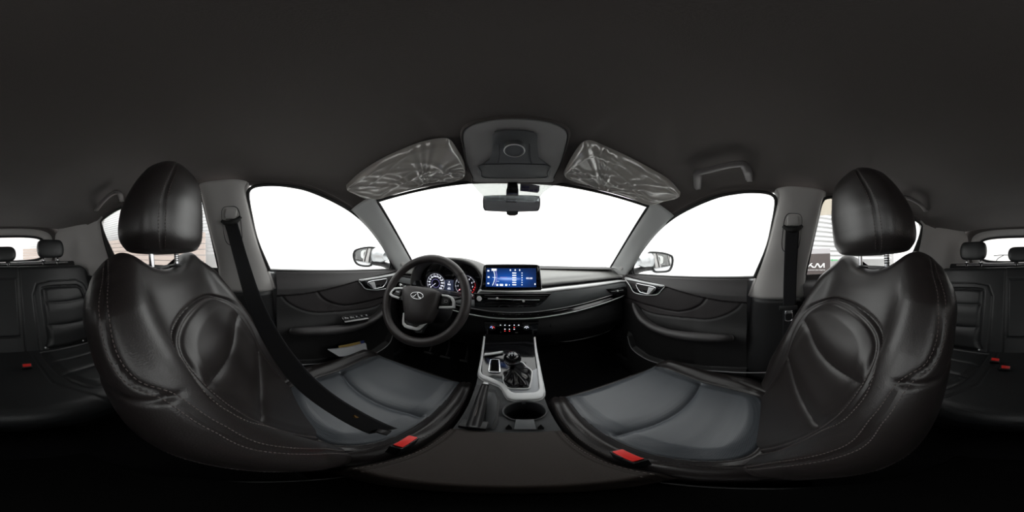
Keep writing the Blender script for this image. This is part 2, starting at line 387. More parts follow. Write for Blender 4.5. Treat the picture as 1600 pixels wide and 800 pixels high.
# --- outer body skin (silver), closes the cabin below the belt line and over the roof
bs = struct('trim_6')
for sgn in (-1, 1):
    yb_l = np.linspace(1.25, -1.70, 40); zl = np.array([-.085, -.12, -.25, -.5, -.8, -1.02]); xl = np.array([.742, .765, .80, .82, .80, .76])
    grid_obj('body_side', [[(sgn * a, y, b - .03 * (y - .05) * (b > -.2)) for a, b in zip(xl, zl)] for y in yb_l], SILVERP, bs, thick=.003)
grid_obj('firewall', [[(x, 1.18, z) for z in (-.085, -.4, -.7, -1.0)] for x in (-.80, -.3, .3, .80)], PLAST, bs, thick=.01)
grid_obj('cowl', [[(x, y, -.090 - .03 * (y > 1.2)) for y in (1.0 if abs(x) > .5 else 1.10, 1.16, 1.30)] for x in (-.80, -.685, -.4, 0, .4, .685, .80)], PLAST, bs, thick=.006)
grid_obj('tailgate_skin', [[(x, -1.66, z) for z in (-.06, -.4, -.7, -1.0)] for x in (-.80, -.3, .3, .80)], SILVERP, bs, thick=.01)
grid_obj('underbody', [[(x, y, -1.0) for y in (1.25, 0, -1.7)] for x in (-.8, 0, .8)], PLAST, bs, thick=.01)
for sgn in (-1, 1):
    grid_obj('front_corner', [[(sgn * x, y, z) for z in (-.085, -.5, -1.0)] for x, y in ((.742, .84), (.70, 1.0), (.69, 1.2))], PLAST, bs, thick=.01)
# --- tailgate frame, glass, cargo cover
tg = struct('trim_4')
def tgl(u, v): return np.array((u * (.42 + .03 * v) , -1.57 + .03 * u * u - .02 * v, .172 - .04 * u ** 4 - .215 * v))
rg = pane('window_6', [tgl(u, 0) for u in np.linspace(-1, 1, 30)], [tgl(u, 1) for u in np.linspace(-1, 1, 30)], GLASSR)
def ringp(s, y, grow, off=0):
    out = []
    for a in np.linspace(0, 2 * math.pi, 60, endpoint=False):
        ca, sa = math.cos(a), math.sin(a)
        out.append(((.43 + grow) * math.copysign(abs(ca) ** .45, ca), y, .065 + (.112 + grow * 1.0) * math.copysign(abs(sa) ** .45, sa) + (0)))
    return np.array(out)
r0 = ringp(0, -1.565, -.002); r1 = ringp(0, -1.555, .02); r2 = ringp(0, -1.50, .075); r3 = ringp(0, -1.475, .17)
grid_obj('tailgate_seal', np.stack([r0, r0 * .5 + r1 * .5, r1], 1), PLAST, tg, cu=True, thick=.003)
grid_obj('tailgate_trim', np.stack([r1, r1 * .5 + r2 * .5 + (0, .004, 0), r2], 1), PILLAR, tg, cu=True, thick=.003)
grid_obj('tailgate_rim', np.stack([r2, r2 * .5 + r3 * .5 + (0, .004, .0), r3], 1), HEADL, tg, cu=True, thick=.003)
cc = grid_obj('cargo_cover', [[(x, y, -.062) for y in np.linspace(-1.50, -1.20, 6)] for x in np.linspace(-.53, .53, 12)], CONSG, thick=.01)
tag(cc, 'grey parcel shelf behind the rear bench, below the tailgate glass', 'parcel shelf')
lt = grid_obj('tailgate_lower_panel', [[(x, -1.56 + .1 * abs(x) ** 3, z) for z in np.linspace(-.05, -.88, 6)] for x in np.linspace(-.6, .6, 12)], PLAST, tg, thick=.01)
# wiper on the tailgate glass
wp = thing('rear_wiper', 'thin black wiper blade resting on the tailgate glass', 'wiper', (.28, -1.60, -.02))
tube('wiper_blade', [(.10, -1.602, .010), (.2, -1.600, .014), (.30, -1.600, .008)], .004, RUBBER, wp, n=12, seg=6)
tube('wiper_arm', [(.20, -1.606, .012), (.26, -1.61, -.02), (.28, -1.61, -.05)], .004, PLAST, wp, n=8, seg=6)
# ================================================================== UPHOLSTERY (front seats)
def dist_poly(A, B, pl, closed=False):
    pl = np.asarray(pl, float)
    if closed: pl = np.vstack([pl, pl[:1]])
    d = np.full(A.shape, 9.0)
    for (x0, y0), (x1, y1) in zip(pl[:-1], pl[1:]):
        dx, dy = x1 - x0, y1 - y0; L = dx * dx + dy * dy + 1e-12
        t = np.clip(((A - x0) * dx + (B - y0) * dy) / L, 0, 1)
        d = np.minimum(d, np.hypot(A - x0 - t * dx, B - y0 - t * dy))
    return d
def inside(A, B, pl):
    pl = np.asarray(pl, float); c = np.zeros(A.shape, bool); n = len(pl)
    for i in range(n):
        x0, y0 = pl[i]; x1, y1 = pl[i - 1]
        if y0 == y1: continue
        m = ((y0 > B) != (y1 > B)) & (A < (x1 - x0) * (B - y0) / (y1 - y0) + x0); c ^= m
    return c
def sstep(x, a, b): t = np.clip((x - a) / (b - a), 0, 1); return t * t * (3 - 2 * t)
def gro(d, depth, wd): return -depth * np.exp(-(d / wd) ** 2)
def sym(pl): return [pl, [(-a, b) for a, b in pl]]
def regions(name_mats, P, masks, parent, base_name, base_mat):
    """split one surface into parts by face masks (vertex masks averaged on faces)"""
    nu, nv = P.shape[:2]; F = grid_faces(nu, nv); taken = np.zeros(len(F), bool); out = {}
    Vv = P.reshape(-1, 3)
    for (nm, m), mk in zip(name_mats, masks):
        k = mk.ravel()[F].all(1) & ~taken; taken |= k; out[nm] = sub(nm, Vv, F[k], m, parent)
    out[base_name] = sub(base_name, Vv, F[~taken], base_mat, parent)
    return out
def sub(nm, V, F, m, parent):
    u, inv = np.unique(F.ravel(), return_inverse=True)
    return mesh_obj(nm, V[u], inv.reshape(-1, 4), m, parent)
def stitches(name, pts, nrm, parent, L=.0042, gap=.0026, r=.0006, m=None):
    """row of thread dashes along a 3D polyline -> one joined part"""
    pts = np.asarray(pts, float); seg = np.r_[0, np.cumsum(np.linalg.norm(np.diff(pts, axis=0), axis=1))]
    V = []; F = []; s = 0
    def at(x): return np.array([np.interp(x, seg, pts[:, k]) for k in range(3)]), np.array([np.interp(x, seg, nrm[:, k]) for k in range(3)])
    while s + L < seg[-1]:
        a, na = at(s); b, nb = at(s + L); t = b - a; t /= np.linalg.norm(t) + 1e-9; sd = np.cross(t, na) * r; o = len(V)
        mid = (a + b) / 2 + na * r * 1.6
        V += [a - sd, a + sd, b + sd, b - sd, mid - sd * .8, mid + sd * .8]
        F += [[o, o + 1, o + 5, o + 4], [o + 4, o + 5, o + 2, o + 3], [o, o + 4, o + 3], [o + 1, o + 2, o + 5]]
        s += L + gap
    return V, F
def stitch_part(name, rows, parent, **k):
    V = []; F = []
    for pts, nr in rows:
        v, f = stitches(name, pts, nr, parent, **k); o = len(V); V += v; F += [[i + o for i in x] for x in f]
    return mesh_obj(name, V, F, THREAD, parent, smooth=False, kind='stuff')
def surf_rows(fn, pl, off, n=None):
    """follow polyline pl (in surface coords) on surface fn(a,b)->(P,N) lifted by off"""
    pl = np.asarray(pl, float); L = np.linalg.norm(np.diff(pl, axis=0), axis=1).sum(); q = cr(pl, n or max(20, int(L / .004)))
    P, N = fn(q[:, 0], q[:, 1]); return P + N * off, N
def offset_pl(pl, d):
    q = np.asarray(cr(pl, 60)); T = np.gradient(q, axis=0); T /= np.linalg.norm(T, axis=1)[:, None] + 1e-9
    return q + np.stack([-T[:, 1], T[:, 0]], 1) * d

# ---------- backrest surface, local frame: x across, z up along the back, +y forward
BW = ([0, .1, .2, .3, .42, .5, .55, .585, .61, .63], [.230, .243, .250, .251, .242, .228, .212, .194, .174, .14])
def back_T(q): q = np.abs(q); return .590 + .026 * np.exp(-((q - .160) / .055) ** 2) - .010 * np.exp(-(q / .09) ** 2)
INS_B = [(-.150, -.02), (-.163, .05), (-.182, .18), (-.197, .27), (-.192, .36), (-.160, .418), (-.097, .450), (0, .460), (.097, .450), (.160, .418), (.192, .36), (.197, .27), (.182, .18), (.163, .05), (.150, -.02)]
INS_Bs = cr(INS_B, 90)
SHO = [(.191, .60), (.209, .55), (.221, .51), (.231, .46), (.232, .415), (.221, .375), (.222, .30), (.224, .21), (.209, .07), (.200, -.02)]
OUT = [(.252, .56), (.265, .50), (.273, .43), (.280, .35), (.280, .25), (.260, .10), (.243, -.02)]
KINK = [(.221, .375), (.244, .388), (.272, .43)]
def back_disp(q, t):
    aq = np.abs(q)
    fade = sstep(t, .62, .50); low = sstep(t, -.05, .12) * .5 + .5
    h = .052 * np.exp(-((aq - .222) / .048) ** 2) * (fade * .75 + .25 * sstep(t, .64, .3)) * low
    h += .008 * np.exp(-((aq - .165) / .06) ** 2) * sstep(t, .45, .58)
    h += -.010 * np.exp(-(q / .10) ** 2) * sstep(t, .50, .57)
    ins = inside(q, t, INS_Bs); dI = dist_poly(q, t, INS_Bs)
    e = np.where(ins, sstep(dI, 0, .05), 0)
    h += .014 * e * (1 - .25 * sstep(t, .25, 0))
    # horizontal creases across the insert
    for y0, sag in ((.300, .030), (.165, .010)):
        yc = y0 + sag * (q / .18) ** 2
        h += np.where(ins, 1, 0) * (-.009 * np.exp(-np.abs(t - yc) / .008) + .005 * np.exp(-((t - yc - .045) / .03) ** 2)) * sstep(dI, .010, .03)
    h += np.where(ins, gro(dI - .016, .0030, .004), 0) + gro(dI, .007, .005)
    for pl in sym(cr(SHO, 60)) : h += gro(dist_poly(q, t, pl), .0035, .003)
    for pl in sym(cr(OUT, 50)): h += gro(dist_poly(q, t, pl), .004, .004)
    for pl in sym(cr(KINK, 14)): h += gro(dist_poly(q, t, pl), .004, .006)
    return h
def back_surf(q, t, disp=True):
    """arc coordinates -> position & normal in the seat-back frame"""
    q = np.asarray(q, float); t = np.asarray(t, float); s = np.sign(q); aq = np.abs(q)
    wd = np.interp(t, *BW); r = .055; e = aq - (wd - r); al = np.clip(e / r, 0, math.pi / 2); st = np.clip(e - r * math.pi / 2, 0, 9)
    x = np.where(e > 0, wd - r + r * np.sin(al) - st * .75, aq); dropx = np.where(e > 0, r * (1 - np.cos(al)) + st, 0)
    T = back_T(x * s); rt = .040; f = t - (T - rt); be = np.clip(f / rt, 0, math.pi * .75); st2 = np.clip(f - rt * math.pi * .75, 0, 9)
    z = np.where(f > 0, T - rt + rt * np.sin(be) - st2 * .4, t); dropt = np.where(f > 0, rt * (1 - np.cos(be)) + st2 * .6, 0)
    drop = np.sqrt(dropx ** 2 + dropt ** 2) * .6 + np.maximum(dropx, dropt) * .4
    N = np.stack([s * np.sin(al), np.cos(al) * np.cos(be), np.sin(be)], -1); N /= np.linalg.norm(N, axis=-1)[..., None]
    P = np.stack([x * s, -drop + .03 * sstep(-t, -.10, .1) * 0, z], -1)
    if disp: P = P + N * back_disp(q, t)[..., None]
    return P, N
def headrest_pt(a, h):
    hs = [0, .006, .018, .045, .10, .15, .19, .215, .232, .238]
    def si(h, v): q = cr([(a_, b_) for a_, b_ in zip(hs, v)], 80); return np.interp(h, q[:, 0], np.maximum(q[:, 1], 0))
    w_ = si(h, [.04, .108, .128, .141, .139, .125, .105, .083, .048, 0]); d_ = si(h, [.02, .050, .062, .070, .067, .055, .044, .035, .020, 0])
    ca, sa = np.cos(a), np.sin(a); e = .62
    x = w_ * np.sign(ca) * np.abs(ca) ** e; y = d_ * np.sign(sa) * np.abs(sa) ** e
    y = y + .006 * (x / .12) ** 2 * -1 + .08 * h - .004 + np.interp(h, [0, .06, .1, .15, .19, .238], [0, 0, .003, .013, .021, .024])
    return x, y
CX0 = 0
def make_seat(name, label, cx, yb, recl, proto=None):
    t = thing(name, label, 'car seat', (cx, yb + .2, -.86), 'front car seats')
    # ---- cushion frame origin (cx, yb, -.56), back frame origin (cx, yb, -.54) rotated by recl
    BM = Matrix.Translation((cx, yb, -.52 if cx < 0 else -.530)) @ Matrix.Rotation(R(recl), 4, 'X')
    CM = Matrix.Translation((cx, yb - .008, -.590))
    loc = Matrix.Translation(-Vector(t.location))
    def put(o, M): o.matrix_parent_inverse = Matrix(); o.matrix_basis = loc @ M
    parts = {}
    if proto:
        for (nm, o, which, par) in proto:
            c = o.copy(); col.objects.link(c)
            if par is None:
                c.parent = t; put(c, BM if which == 'b' else CM)
            else: c.parent = parts[par]
            parts[o] = c
        return t, None
    reg = []
    def add(o, which, par=None):
        if par is None: o.parent = t; put(o, BM if which == 'b' else CM)
        else: o.parent = par
        reg.append((o.name, o, which, par)); return o
    # backrest
    nu, nv = 300, 290
    p = np.linspace(-1, 1, nu); b = np.linspace(-.02, .72, nv)
    Pn = np.repeat(p[:, None], nv, 1); Bt = np.repeat(b[None], nu, 0)
    Aq = Pn * (np.interp(Bt, *BW) + .085)
    P, N = back_surf(Aq, Bt)
    ins = inside(Aq, Bt, INS_Bs)
    sh = np.vstack([cr(SHO, 60), [(.0, -.1), (.0, .7)]])
    SHs = cr(SHO, 60); shq = np.interp(Bt, SHs[::-1, 1], SHs[::-1, 0])
    bol_r = (Aq > shq) & (Bt < .62); bol_l = (-Aq > shq) & (Bt < .62)
    rg_ = regions([('backrest_insert', PERF if 0 else LEATHER), ('side_bolster', LEATHER), ('side_bolster', LEATHER)], P, [ins, bol_r, bol_l], None, 'backrest', LEATHER)
    for o in [x for x in list(bpy.data.objects) if x.parent is None and x.type == 'MESH' and x.name.split('.')[0] in ('backrest_insert', 'side_bolster', 'backrest') and x not in parts and not x.get('kind')]:
        add(o, 'b')
    # perforated lumbar pad colour is the insert top pillow: thin inlay grid just above it
    fnb = lambda a, bb: back_surf(a, bb)
    rows = []
    for pl in sym(SHO): rows += [surf_rows(fnb, offset_pl(pl, .0035), .0008), surf_rows(fnb, offset_pl(pl, -.0035), .0008)]
    for pl in sym(OUT): rows += [surf_rows(fnb, offset_pl(pl, .004), .0008)]
    I2 = INS_B
    rows += [surf_rows(fnb, offset_pl(I2, .007), .001), surf_rows(fnb, offset_pl(I2, -.011), .001)]
    add(stitch_part('stitching', rows, None), 'b')
    # rear shell
    q = np.linspace(-1, 1, 30); tt = np.linspace(-.10, .60, 40); Q, T2 = np.meshgrid(q, tt, indexing='ij')
    W2 = np.interp(T2, *BW) - .042; Xs = Q * W2
    Ys = -.100 - .03 * (1 - np.abs(Q) ** 4) * sstep(T2, .62, .45) + .02 * sstep(T2, .5, .6)
    o = grid_obj('seat_back_shell', np.stack([Xs, Ys, T2], -1), PLAST, None, thick=.012); add(o, 'b')
    # headrest
    a = np.linspace(0, 2 * math.pi, 120, endpoint=False); h = .238 * (1 - np.cos(np.linspace(0, math.pi, 70))) / 2
    A, H = np.meshgrid(a, h, indexing='ij'); x, y = headrest_pt(A, H)
    # the double seam runs down the front corners
    asf = lambda H: .80 - .30 * sstep(H, .08, 0.0) * -1 * 0 + .16 * sstep(H, .10, .21)
    for sg in (1, -1):
        aa = np.pi / 2 - sg * (np.pi / 2 - asf(H)); d = np.abs(A - aa) * .1
        y = y - .0035 * np.exp(-(d / .0045) ** 2); x = x - sg * .002 * np.exp(-(d / .0045) ** 2)
    HM = lambda A3: np.stack([A3[..., 0], (A3[..., 1]) * math.cos(R(27)) + A3[..., 2] * math.sin(R(27)) - .002, -A3[..., 1] * math.sin(R(27)) + A3[..., 2] * math.cos(R(27)) + .598], -1)
    P = HM(np.stack([x, y, H], -1))
    hr = grid_obj('headrest', P, LEATHER, None, cu=True); add(hr, 'b')
    rows = []
    for sg in (1, -1):
        for df in (-.085, .085):
            hh = np.linspace(.004, .225, 60); aa = np.pi / 2 - sg * (np.pi / 2 - asf(hh)) + df
            xx_, yy_ = headrest_pt(aa, hh); pp = HM(np.stack([xx_, yy_, hh], 1))
            nn = HM(np.stack([np.cos(aa), np.sin(aa), 0 * aa], 1)) - HM(np.zeros(3)); rows.append((pp + nn * .0010, nn))
    so = stitch_part('headrest_stitching', rows, None); so.parent = hr; reg.append((so.name, so, 'b', hr))
    for sx in (-.062, .062):
        po = lathe('headrest_post', [(0, -.03), (.0065, -.03), (.0065, .045), (0, .045)], (sx, -.030, .575), (0, .45, .89), STEEL, seg=20)
        add(po, 'b')
        gd = lathe('post_guide', [(0, -.012), (.017, -.012), (.021, .0), (.019, .005), (.010, .009), (0, .009)], (sx, -.034, .572), (0, .45, .89), PLAST, seg=24, mod=lambda aa, z: (1 + .25 * np.abs(np.cos(aa)))[None])
        add(gd, 'b')
        if sx < 0:
            for k in range(4):
                nk = lathe('post_notch', [(.0067, 0), (.0072, .001), (.0072, .002), (.0067, .003)], (sx, -.030 + (.012 + k * .006) * .45, .575 + (.012 + k * .006) * .89), (0, .45, .89), PLAST, seg=14); nk.parent = po; reg.append((nk.name, nk, 'b', po))
    # ---- cushion
    nu, nv = 260, 280
    CWb = .262
    def cw(y): return np.interp(y, [-.06, .0, .1, .3, .42, .47, .50], [.20, .235, .262, .270, .262, .245, .215])
    INS_C = [(-.125, .025), (-.172, .06), (-.192, .14), (-.197, .25), (-.203, .36), (-.200, .455), (-.19, .478), (0, .490), (.19, .478), (.200, .455), (.203, .36), (.197, .25), (.192, .14), (.172, .06), (.125, .025), (0, .012)]
    INc = cr(INS_C, 120, True)
    SEC = [(.200, .50), (.218, .475), (.229, .42), (.236, .33), (.233, .23), (.222, .13), (.19, .03), (.14, -.015)]
    def c_disp(q, y):
        aq = np.abs(q)
        h = .046 * np.exp(-((aq - .232) / .030) ** 2) * sstep(y, .52, .40) * sstep(y, -.08, .1)
        ins = inside(q, y, INc); d = dist_poly(q, y, INc, True)
        h += np.where(ins, .020 * sstep(d, 0, .05), 0) - .004
        yc = .250 - .030 * (1 - (q / .2) ** 2) * 1.0
        h += np.where(ins, 1, 0) * (-.013 * np.exp(-np.abs(y - yc) / .010) + .004 * np.exp(-((y - yc - .05) / .04) ** 2)) * sstep(d, .002, .02)
        h += gro(d, .007, .005)
        for pl in sym(cr(SEC, 60)): h += gro(dist_poly(q, y, pl), .005, .0045)
        h += .022 * sstep(y, .12, .0) * np.exp(-(q / .2) ** 4)      # roll in front of the backrest
        h += gro(np.abs(y + .012), .006, .006)
        return h
    def c_surf(q, y, disp=True):
        s = np.sign(q); aq = np.abs(q); wd = cw(y); r = .045; e = aq - (wd - r); al = np.clip(e / r, 0, math.pi / 2); st = np.clip(e - r * math.pi / 2, 0, 9)
        x = np.where(e > 0, wd - r + r * np.sin(al), aq); dx = np.where(e > 0, r * (1 - np.cos(al)) + st, 0)
        Ly = .515 - .03 * (x / .25) ** 2; rf = .05; f = y - (Ly - rf); be = np.clip(f / rf, 0, math.pi / 2); s2 = np.clip(f - rf * math.pi / 2, 0, 9)
        yy_ = np.where(f > 0, Ly - rf + rf * np.sin(be) - s2 * .3, y); dy = np.where(f > 0, rf * (1 - np.cos(be)) + s2, 0)
        drop = np.sqrt(dx ** 2 + dy ** 2) * .6 + .4 * np.maximum(dx, dy)
        z = -drop + .028 * sstep(y, .0, .5)
        N = np.stack([s * np.sin(al), np.sin(be), np.cos(al) * np.cos(be) + .02], -1); N /= np.linalg.norm(N, axis=-1)[..., None]
        P = np.stack([x * s, yy_, z], -1)
        if disp: P = P + N * c_disp(q, y)[..., None]
        return P, N
    p = np.linspace(-1, 1, nu); b = np.linspace(-.07, .62, nv)
    Pn = np.repeat(p[:, None], nv, 1); Bt = np.repeat(b[None], nu, 0); Aq = Pn * (cw(Bt) + .11)
    P, N = c_surf(Aq, Bt); ins = inside(Aq, Bt, INc)
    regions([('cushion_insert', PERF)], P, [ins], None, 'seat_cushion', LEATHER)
    for o in [x for x in list(bpy.data.objects) if x.parent is None and x.type == 'MESH' and x.name.split('.')[0] in ('cushion_insert', 'seat_cushion')]: add(o, 'c')
    rows = []
    fnc = lambda a_, b_: c_surf(a_, b_)
    for pl in sym(SEC): rows += [surf_rows(fnc, offset_pl(pl, .0055), .001), surf_rows(fnc, offset_pl(pl, -.0055), .001)]
    rows += [surf_rows(fnc, [(-.19, .492), (-.1, .50), (0, .503), (.1, .50), (.19, .492)], .001)]
    add(stitch_part('cushion_stitching', rows, None), 'c')
    add(box('seat_base', (0, .20, -.20), (.47, .46, .16), PLAST, None, bev=.02), 'c')
    for sx in (-.2, .2): add(box('seat_rail', (sx, .2, -.285), (.04, .56, .03), PLAST, None, bev=.004), 'c')
    return t, reg
sL, reg = make_seat('car_seat', 'black leather front seat behind the steering wheel, seat belt lying across it', -.37, .085, 30.0)
sR, _ = make_seat('car_seat', 'black leather front seat on the passenger side, with no belt across it', .37, .0, 25.6, reg)

# ================================================================== REAR BENCH
rb = thing('rear_bench', 'black leather rear bench seat with three headrests and trapezoid inserts', 'back seat', (0, -.75, -.86))
RB0 = np.array((0, -.85, -.60)); rth = R(25.7); ra = np.array((0, -math.sin(rth), math.cos(rth))); rn = np.array((0, math.cos(rth), math.sin(rth)))
def rpx(px, py): d = ray(px, py); p = d * (np.dot(rn, RB0) / np.dot(rn, d)); return (p[0], np.dot(p - RB0, ra))
TR = [rpx(*p) for p in ((1483, 452), (1500, 449), (1538, 451), (1544, 458), (1545, 548), (1478, 548))]
ti = [(.262, .395), (.275, .42), (.33, .428), (.50, .420), (.535, .405), (.555, .36), (.60, .10), (.605, .03), (.27, .02), (.262, .1)]
TIs = cr(ti, 80, True)
to = [(.205, .0), (.205, .38), (.235, .455), (.33, .470), (.52, .462), (.575, .43), (.60, .36), (.655, .10), (.66, .0)]
SEAMS = [[(.127, -.02), (.127, .62)], [(-.127, -.02), (-.127, .62)], [(-.105, .12), (-.105, .50), (.105, .50), (.105, .12), (-.105, .12)]]
def rb_disp(q, t):
    h = -.012 * sstep(np.abs(q), .60, .70)
    for sg in (1, -1):
        ins = inside(q * sg, t, TIs); d = dist_poly(q * sg, t, TIs, True)
        h += np.where(ins, .012 * sstep(d, 0, .03), 0) + gro(d, .009, .006)
        for y0 in (.312, .162): h += np.where(ins, 1, 0) * (-.008 * np.exp(-np.abs(t - y0 - .01 * ((q * sg - .43) / .15) ** 2) / .010) + .003 * np.exp(-((t - y0 + .045) / .035) ** 2)) * sstep(d, .0, .02)
        h += gro(dist_poly(q * sg, t, to), .006, .005) + .008 * (inside(q * sg, t, to + [(.66, -.1), (.205, -.1)]))
        h += gro(dist_poly(q * sg, t, [(.625, .60), (.63, .45), (.69, .1)]), .006, .006)
    for s_ in SEAMS: h += gro(dist_poly(q, t, s_), .010, .0045)
    return h
q = np.linspace(-.66, .66, 330); t_ = np.linspace(-.04, .72, 200); Q, T2 = np.meshgrid(q, t_, indexing='ij')
Tt = .60 - .02 * np.abs(Q) - .03 * sstep(np.abs(Q), .58, .66); rt = .04; f = T2 - (Tt - rt); be = np.clip(f / rt, 0, math.pi * .6); st = np.clip(f - rt * math.pi * .6, 0, 9)
zz = np.where(f > 0, Tt - rt + rt * np.sin(be) - .2 * st, T2); dr = np.where(f > 0, rt * (1 - np.cos(be)) + st, 0) + .05 * sstep(np.abs(Q), .60, .68) ** 2
hd = rb_disp(Q, T2) - dr
P = RB0 + Q[..., None] * np.array((1, 0, 0)) + zz[..., None] * ra + hd[..., None] * rn
mR = Q > .127; mL = Q < -.127
iR = inside(Q, T2, TIs); iL = inside(-Q, T2, TIs)
regions([('backrest_insert', LEATH_R), ('backrest_insert', LEATH_R), ('outer_backrest', LEATH_R), ('outer_backrest', LEATH_R)], P, [iR, iL, mR, mL], rb, 'centre_backrest', LEATH_R)
for xc in (-.366, 0, .366):
    a = np.linspace(0, 2 * math.pi, 48, endpoint=False); hh = np.linspace(0, 1, 20)
    A, H = np.meshgrid(a, hh, indexing='ij'); H = (1 - np.cos(np.pi * H)) / 2; sc_ = np.sin(np.pi * np.clip(H, .0, 1)) ** .13; sc_[:, 0] = 0; sc_[:, -1] = 0
    W_ = (.100 if xc else .112); ca, sa = np.cos(A), np.sin(A); e = .45
    hgt = .135 if xc else .105
    hx = xc + W_ * sc_ * np.sign(ca) * np.abs(ca) ** e; hy = -1.135 + .042 * sc_ * np.sign(sa) * np.abs(sa) ** e - .02 * H
    hz = (-.022 if xc else -.040) + hgt * H
    hr2 = grid_obj('headrest', np.stack([hx, hy, hz], -1), LEATH_R, rb, cu=True)
    for sx in (-.055, .055):
        tube('headrest_post', [(xc + sx, -1.14, -.07), (xc + sx, -1.14, .0)], .006, STEEL, rb, seg=12)
        lathe('post_guide', [(0, 0), (.016, 0), (.016, .008), (0, .010)], (xc + sx, -1.14, -.050), (0, 0, 1), PLAST, rb, seg=16)
# bench cushion
CI = [(.20, -.83), (.215, -.60), (.27, -.47), (.36, -.44), (.60, -.45), (.64, -.60), (.64, -.83)]
def rc_h(x, y):
    h = -.58 + .012 * sstep(y, -.8, -.5) + 0 * x
    for sg in (1, -1):
        CI_ = cr(CI, 50); d = dist_poly(x * sg, y, CI_, True); ins = inside(x * sg, y, CI_)
        h = h + np.where(ins, .014 * sstep(d, 0, .04), 0) + gro(d, .008, .006)
        for y0 in (-.70, -.585): h = h + np.where(ins, 1, 0) * -.009 * np.exp(-np.abs(y - y0) / .010) * sstep(d, 0, .02)
        h = h + gro(dist_poly(x * sg, y, [(.15, -.85), (.17, -.55), (.25, -.42), (.28, -.36)]), .005, .005)
    return h
x_ = np.linspace(-.68, .68, 260); y_ = np.linspace(-.90, -.22, 180); X, Y = np.meshgrid(x_, y_, indexing='ij')
f = Y + .42; be = np.clip(f / .06, 0, math.pi / 2); st = np.clip(f - .06 * math.pi / 2, 0, 9)
Yy = np.where(f > 0, -.42 + .06 * np.sin(be) - .3 * st, Y); Zz = rc_h(X, Y) - np.where(f > 0, .06 * (1 - np.cos(be)) + st, 0)
grid_obj('bench_cushion', np.stack([X, Yy, Zz], -1), LEATH_R, rb)
box('bench_base', (0, -.66, -.76), (1.3, .46, .24), PLAST, rb, bev=.02)
box('bench_back_shell', (0, -1.13, -.30), (1.2, .05, .54), PLAST, rb, bev=.02, axes=(Vector((1, 0, 0)), Vector(rn), Vector(ra)))
for px in (1525, 128, 66):
    pass
# isofix badges
for px, py in ((1531, 546), (128, 532), (70, 543)):
    qx, qt = rpx(px, py); c = RB0 + np.array((qx, 0, 0)) + ra * qt + rn * .016
    lathe('fixing_stud', [(0, .003), (.005, .002), (.006, 0)], c, rn, SATIN, rb, seg=14)
# rear buckles
def rear_buckle(px, py, label, tilt=0):
    qx, qt = rpx(px, py); c = np.array((qx, -.78, -.55)) ; p = atz(px, py, -.545)
    t = thing('seat_belt_buckle', label, 'buckle', tuple(p - (0, 0, .05)), 'rear seat belt buckles')
    x, y, z = frame((.2 * tilt, .6, .8), (1, 0, 0))
    box('buckle_body', p + np.array(z) * -.035, (.034, .05, .075), PLAST, t, bev=.005, axes=(y, x, z)) if 0 else box('buckle_body', Vector(p) - z * .036, (.026, .046, .07), PLAST, t, bev=.005, axes=(x, y, z))
    box('release_button', Vector(p) + z * .001, (.016, .036, .012), RED, t, bev=.003, axes=(x, y, z))
rear_buckle(42, 571, 'rear seat belt buckle with red button, on the bench behind the driver seat side', .3)
rear_buckle(1555, 562, 'rear seat belt buckle with red button, nearer the right-hand insert of the bench', -1)
rear_buckle(1571, 574, 'rear seat belt buckle with red button, nearest the middle of the bench, right side', -1.5)
# ================================================================== DASHBOARD
VX, VY, VZ = Vector((1, 0, 0)), Vector((0, 1, 0)), Vector((0, 0, 1))
dash = thing('dashboard', 'black padded dashboard with silver strip and chrome line below the windscreen', 'dashboard', (0, .9, -.4))
def yf(x): return .775 + .035 * (np.abs(x) / .7) ** 2
ZS = ([0, .16, .25, .42, .55, .64, .70], [-.166, -.166, -.158, -.150, -.146, -.144, -.150])
ZCH = ([0, .1, .226, .35, .443, .55, .646, .69, .70], [-.313, -.311, -.300, -.287, -.275, -.260, -.246, -.225, -.205])
def bin_(x): return sstep(x, -.555, -.52) * sstep(x, -.150, -.185)
def zs(x): return np.interp(np.abs(x), *ZS) - .058 * bin_(x)
def zch(x): return np.interp(np.abs(x), *ZCH)
def dgrid(name, prof, xs, m, n=60, **k):
    """prof(x)->list of (y,z); smooth rows"""
    P = [];
    for x in xs:
        q = cr([(a, b) for a, b in prof(x)], n); P.append(np.stack([np.full(n, x), q[:, 0], q[:, 1]], 1))
    return grid_obj(name, P, m, dash, **k)
XS = np.linspace(-.705, .705, 90)
def p_top(x):
    Y = yf(x); z = zs(x); yb = 1.15 - .15 * (x / .685) ** 2
    bb = float(bin_(x)); z2 = z
    return [(yb, -.078), (yb - .05, -.070 - .03 * bb), ((yb + Y) / 2 + .03, -.082 - .10 * bb), (Y + .10, z + .052 * (1 - bb)), (Y + .070, z + .034 * (1 - bb)), (Y + .056, z + .024 * (1 - bb)), (Y + .054, z + .014 * (1 - bb)), (Y + .066, z + .006), (Y + .08, z + .0)]
dgrid('dash_top', p_top, XS, mat('dash_top_lit', (.26, .26, .25), .45, spec=.8, bump=.3, bscale=500, kind='voronoi'))  # windscreen light on the dash top put into this paler colour
dgrid('dash_rear_edge', lambda x: [(1.15 - .15 * (x / .685) ** 2 + .01, -.068 - .03 * float(bin_(x)) * 0), (1.15 - .15 * (x / .685) ** 2 - .05, -.0675), (1.15 - .15 * (x / .685) ** 2 - .15, -.0735)], np.linspace(-.66, .66, 60), RUBBER, 10)
dgrid('dash_gap', lambda x: [(yf(x) + .08, zs(x) + .004), (yf(x) + .05, zs(x) + .002), (yf(x) + .02, zs(x) - .002)], XS, PLAST, 8)
XR = np.linspace(-.172, .690, 70)
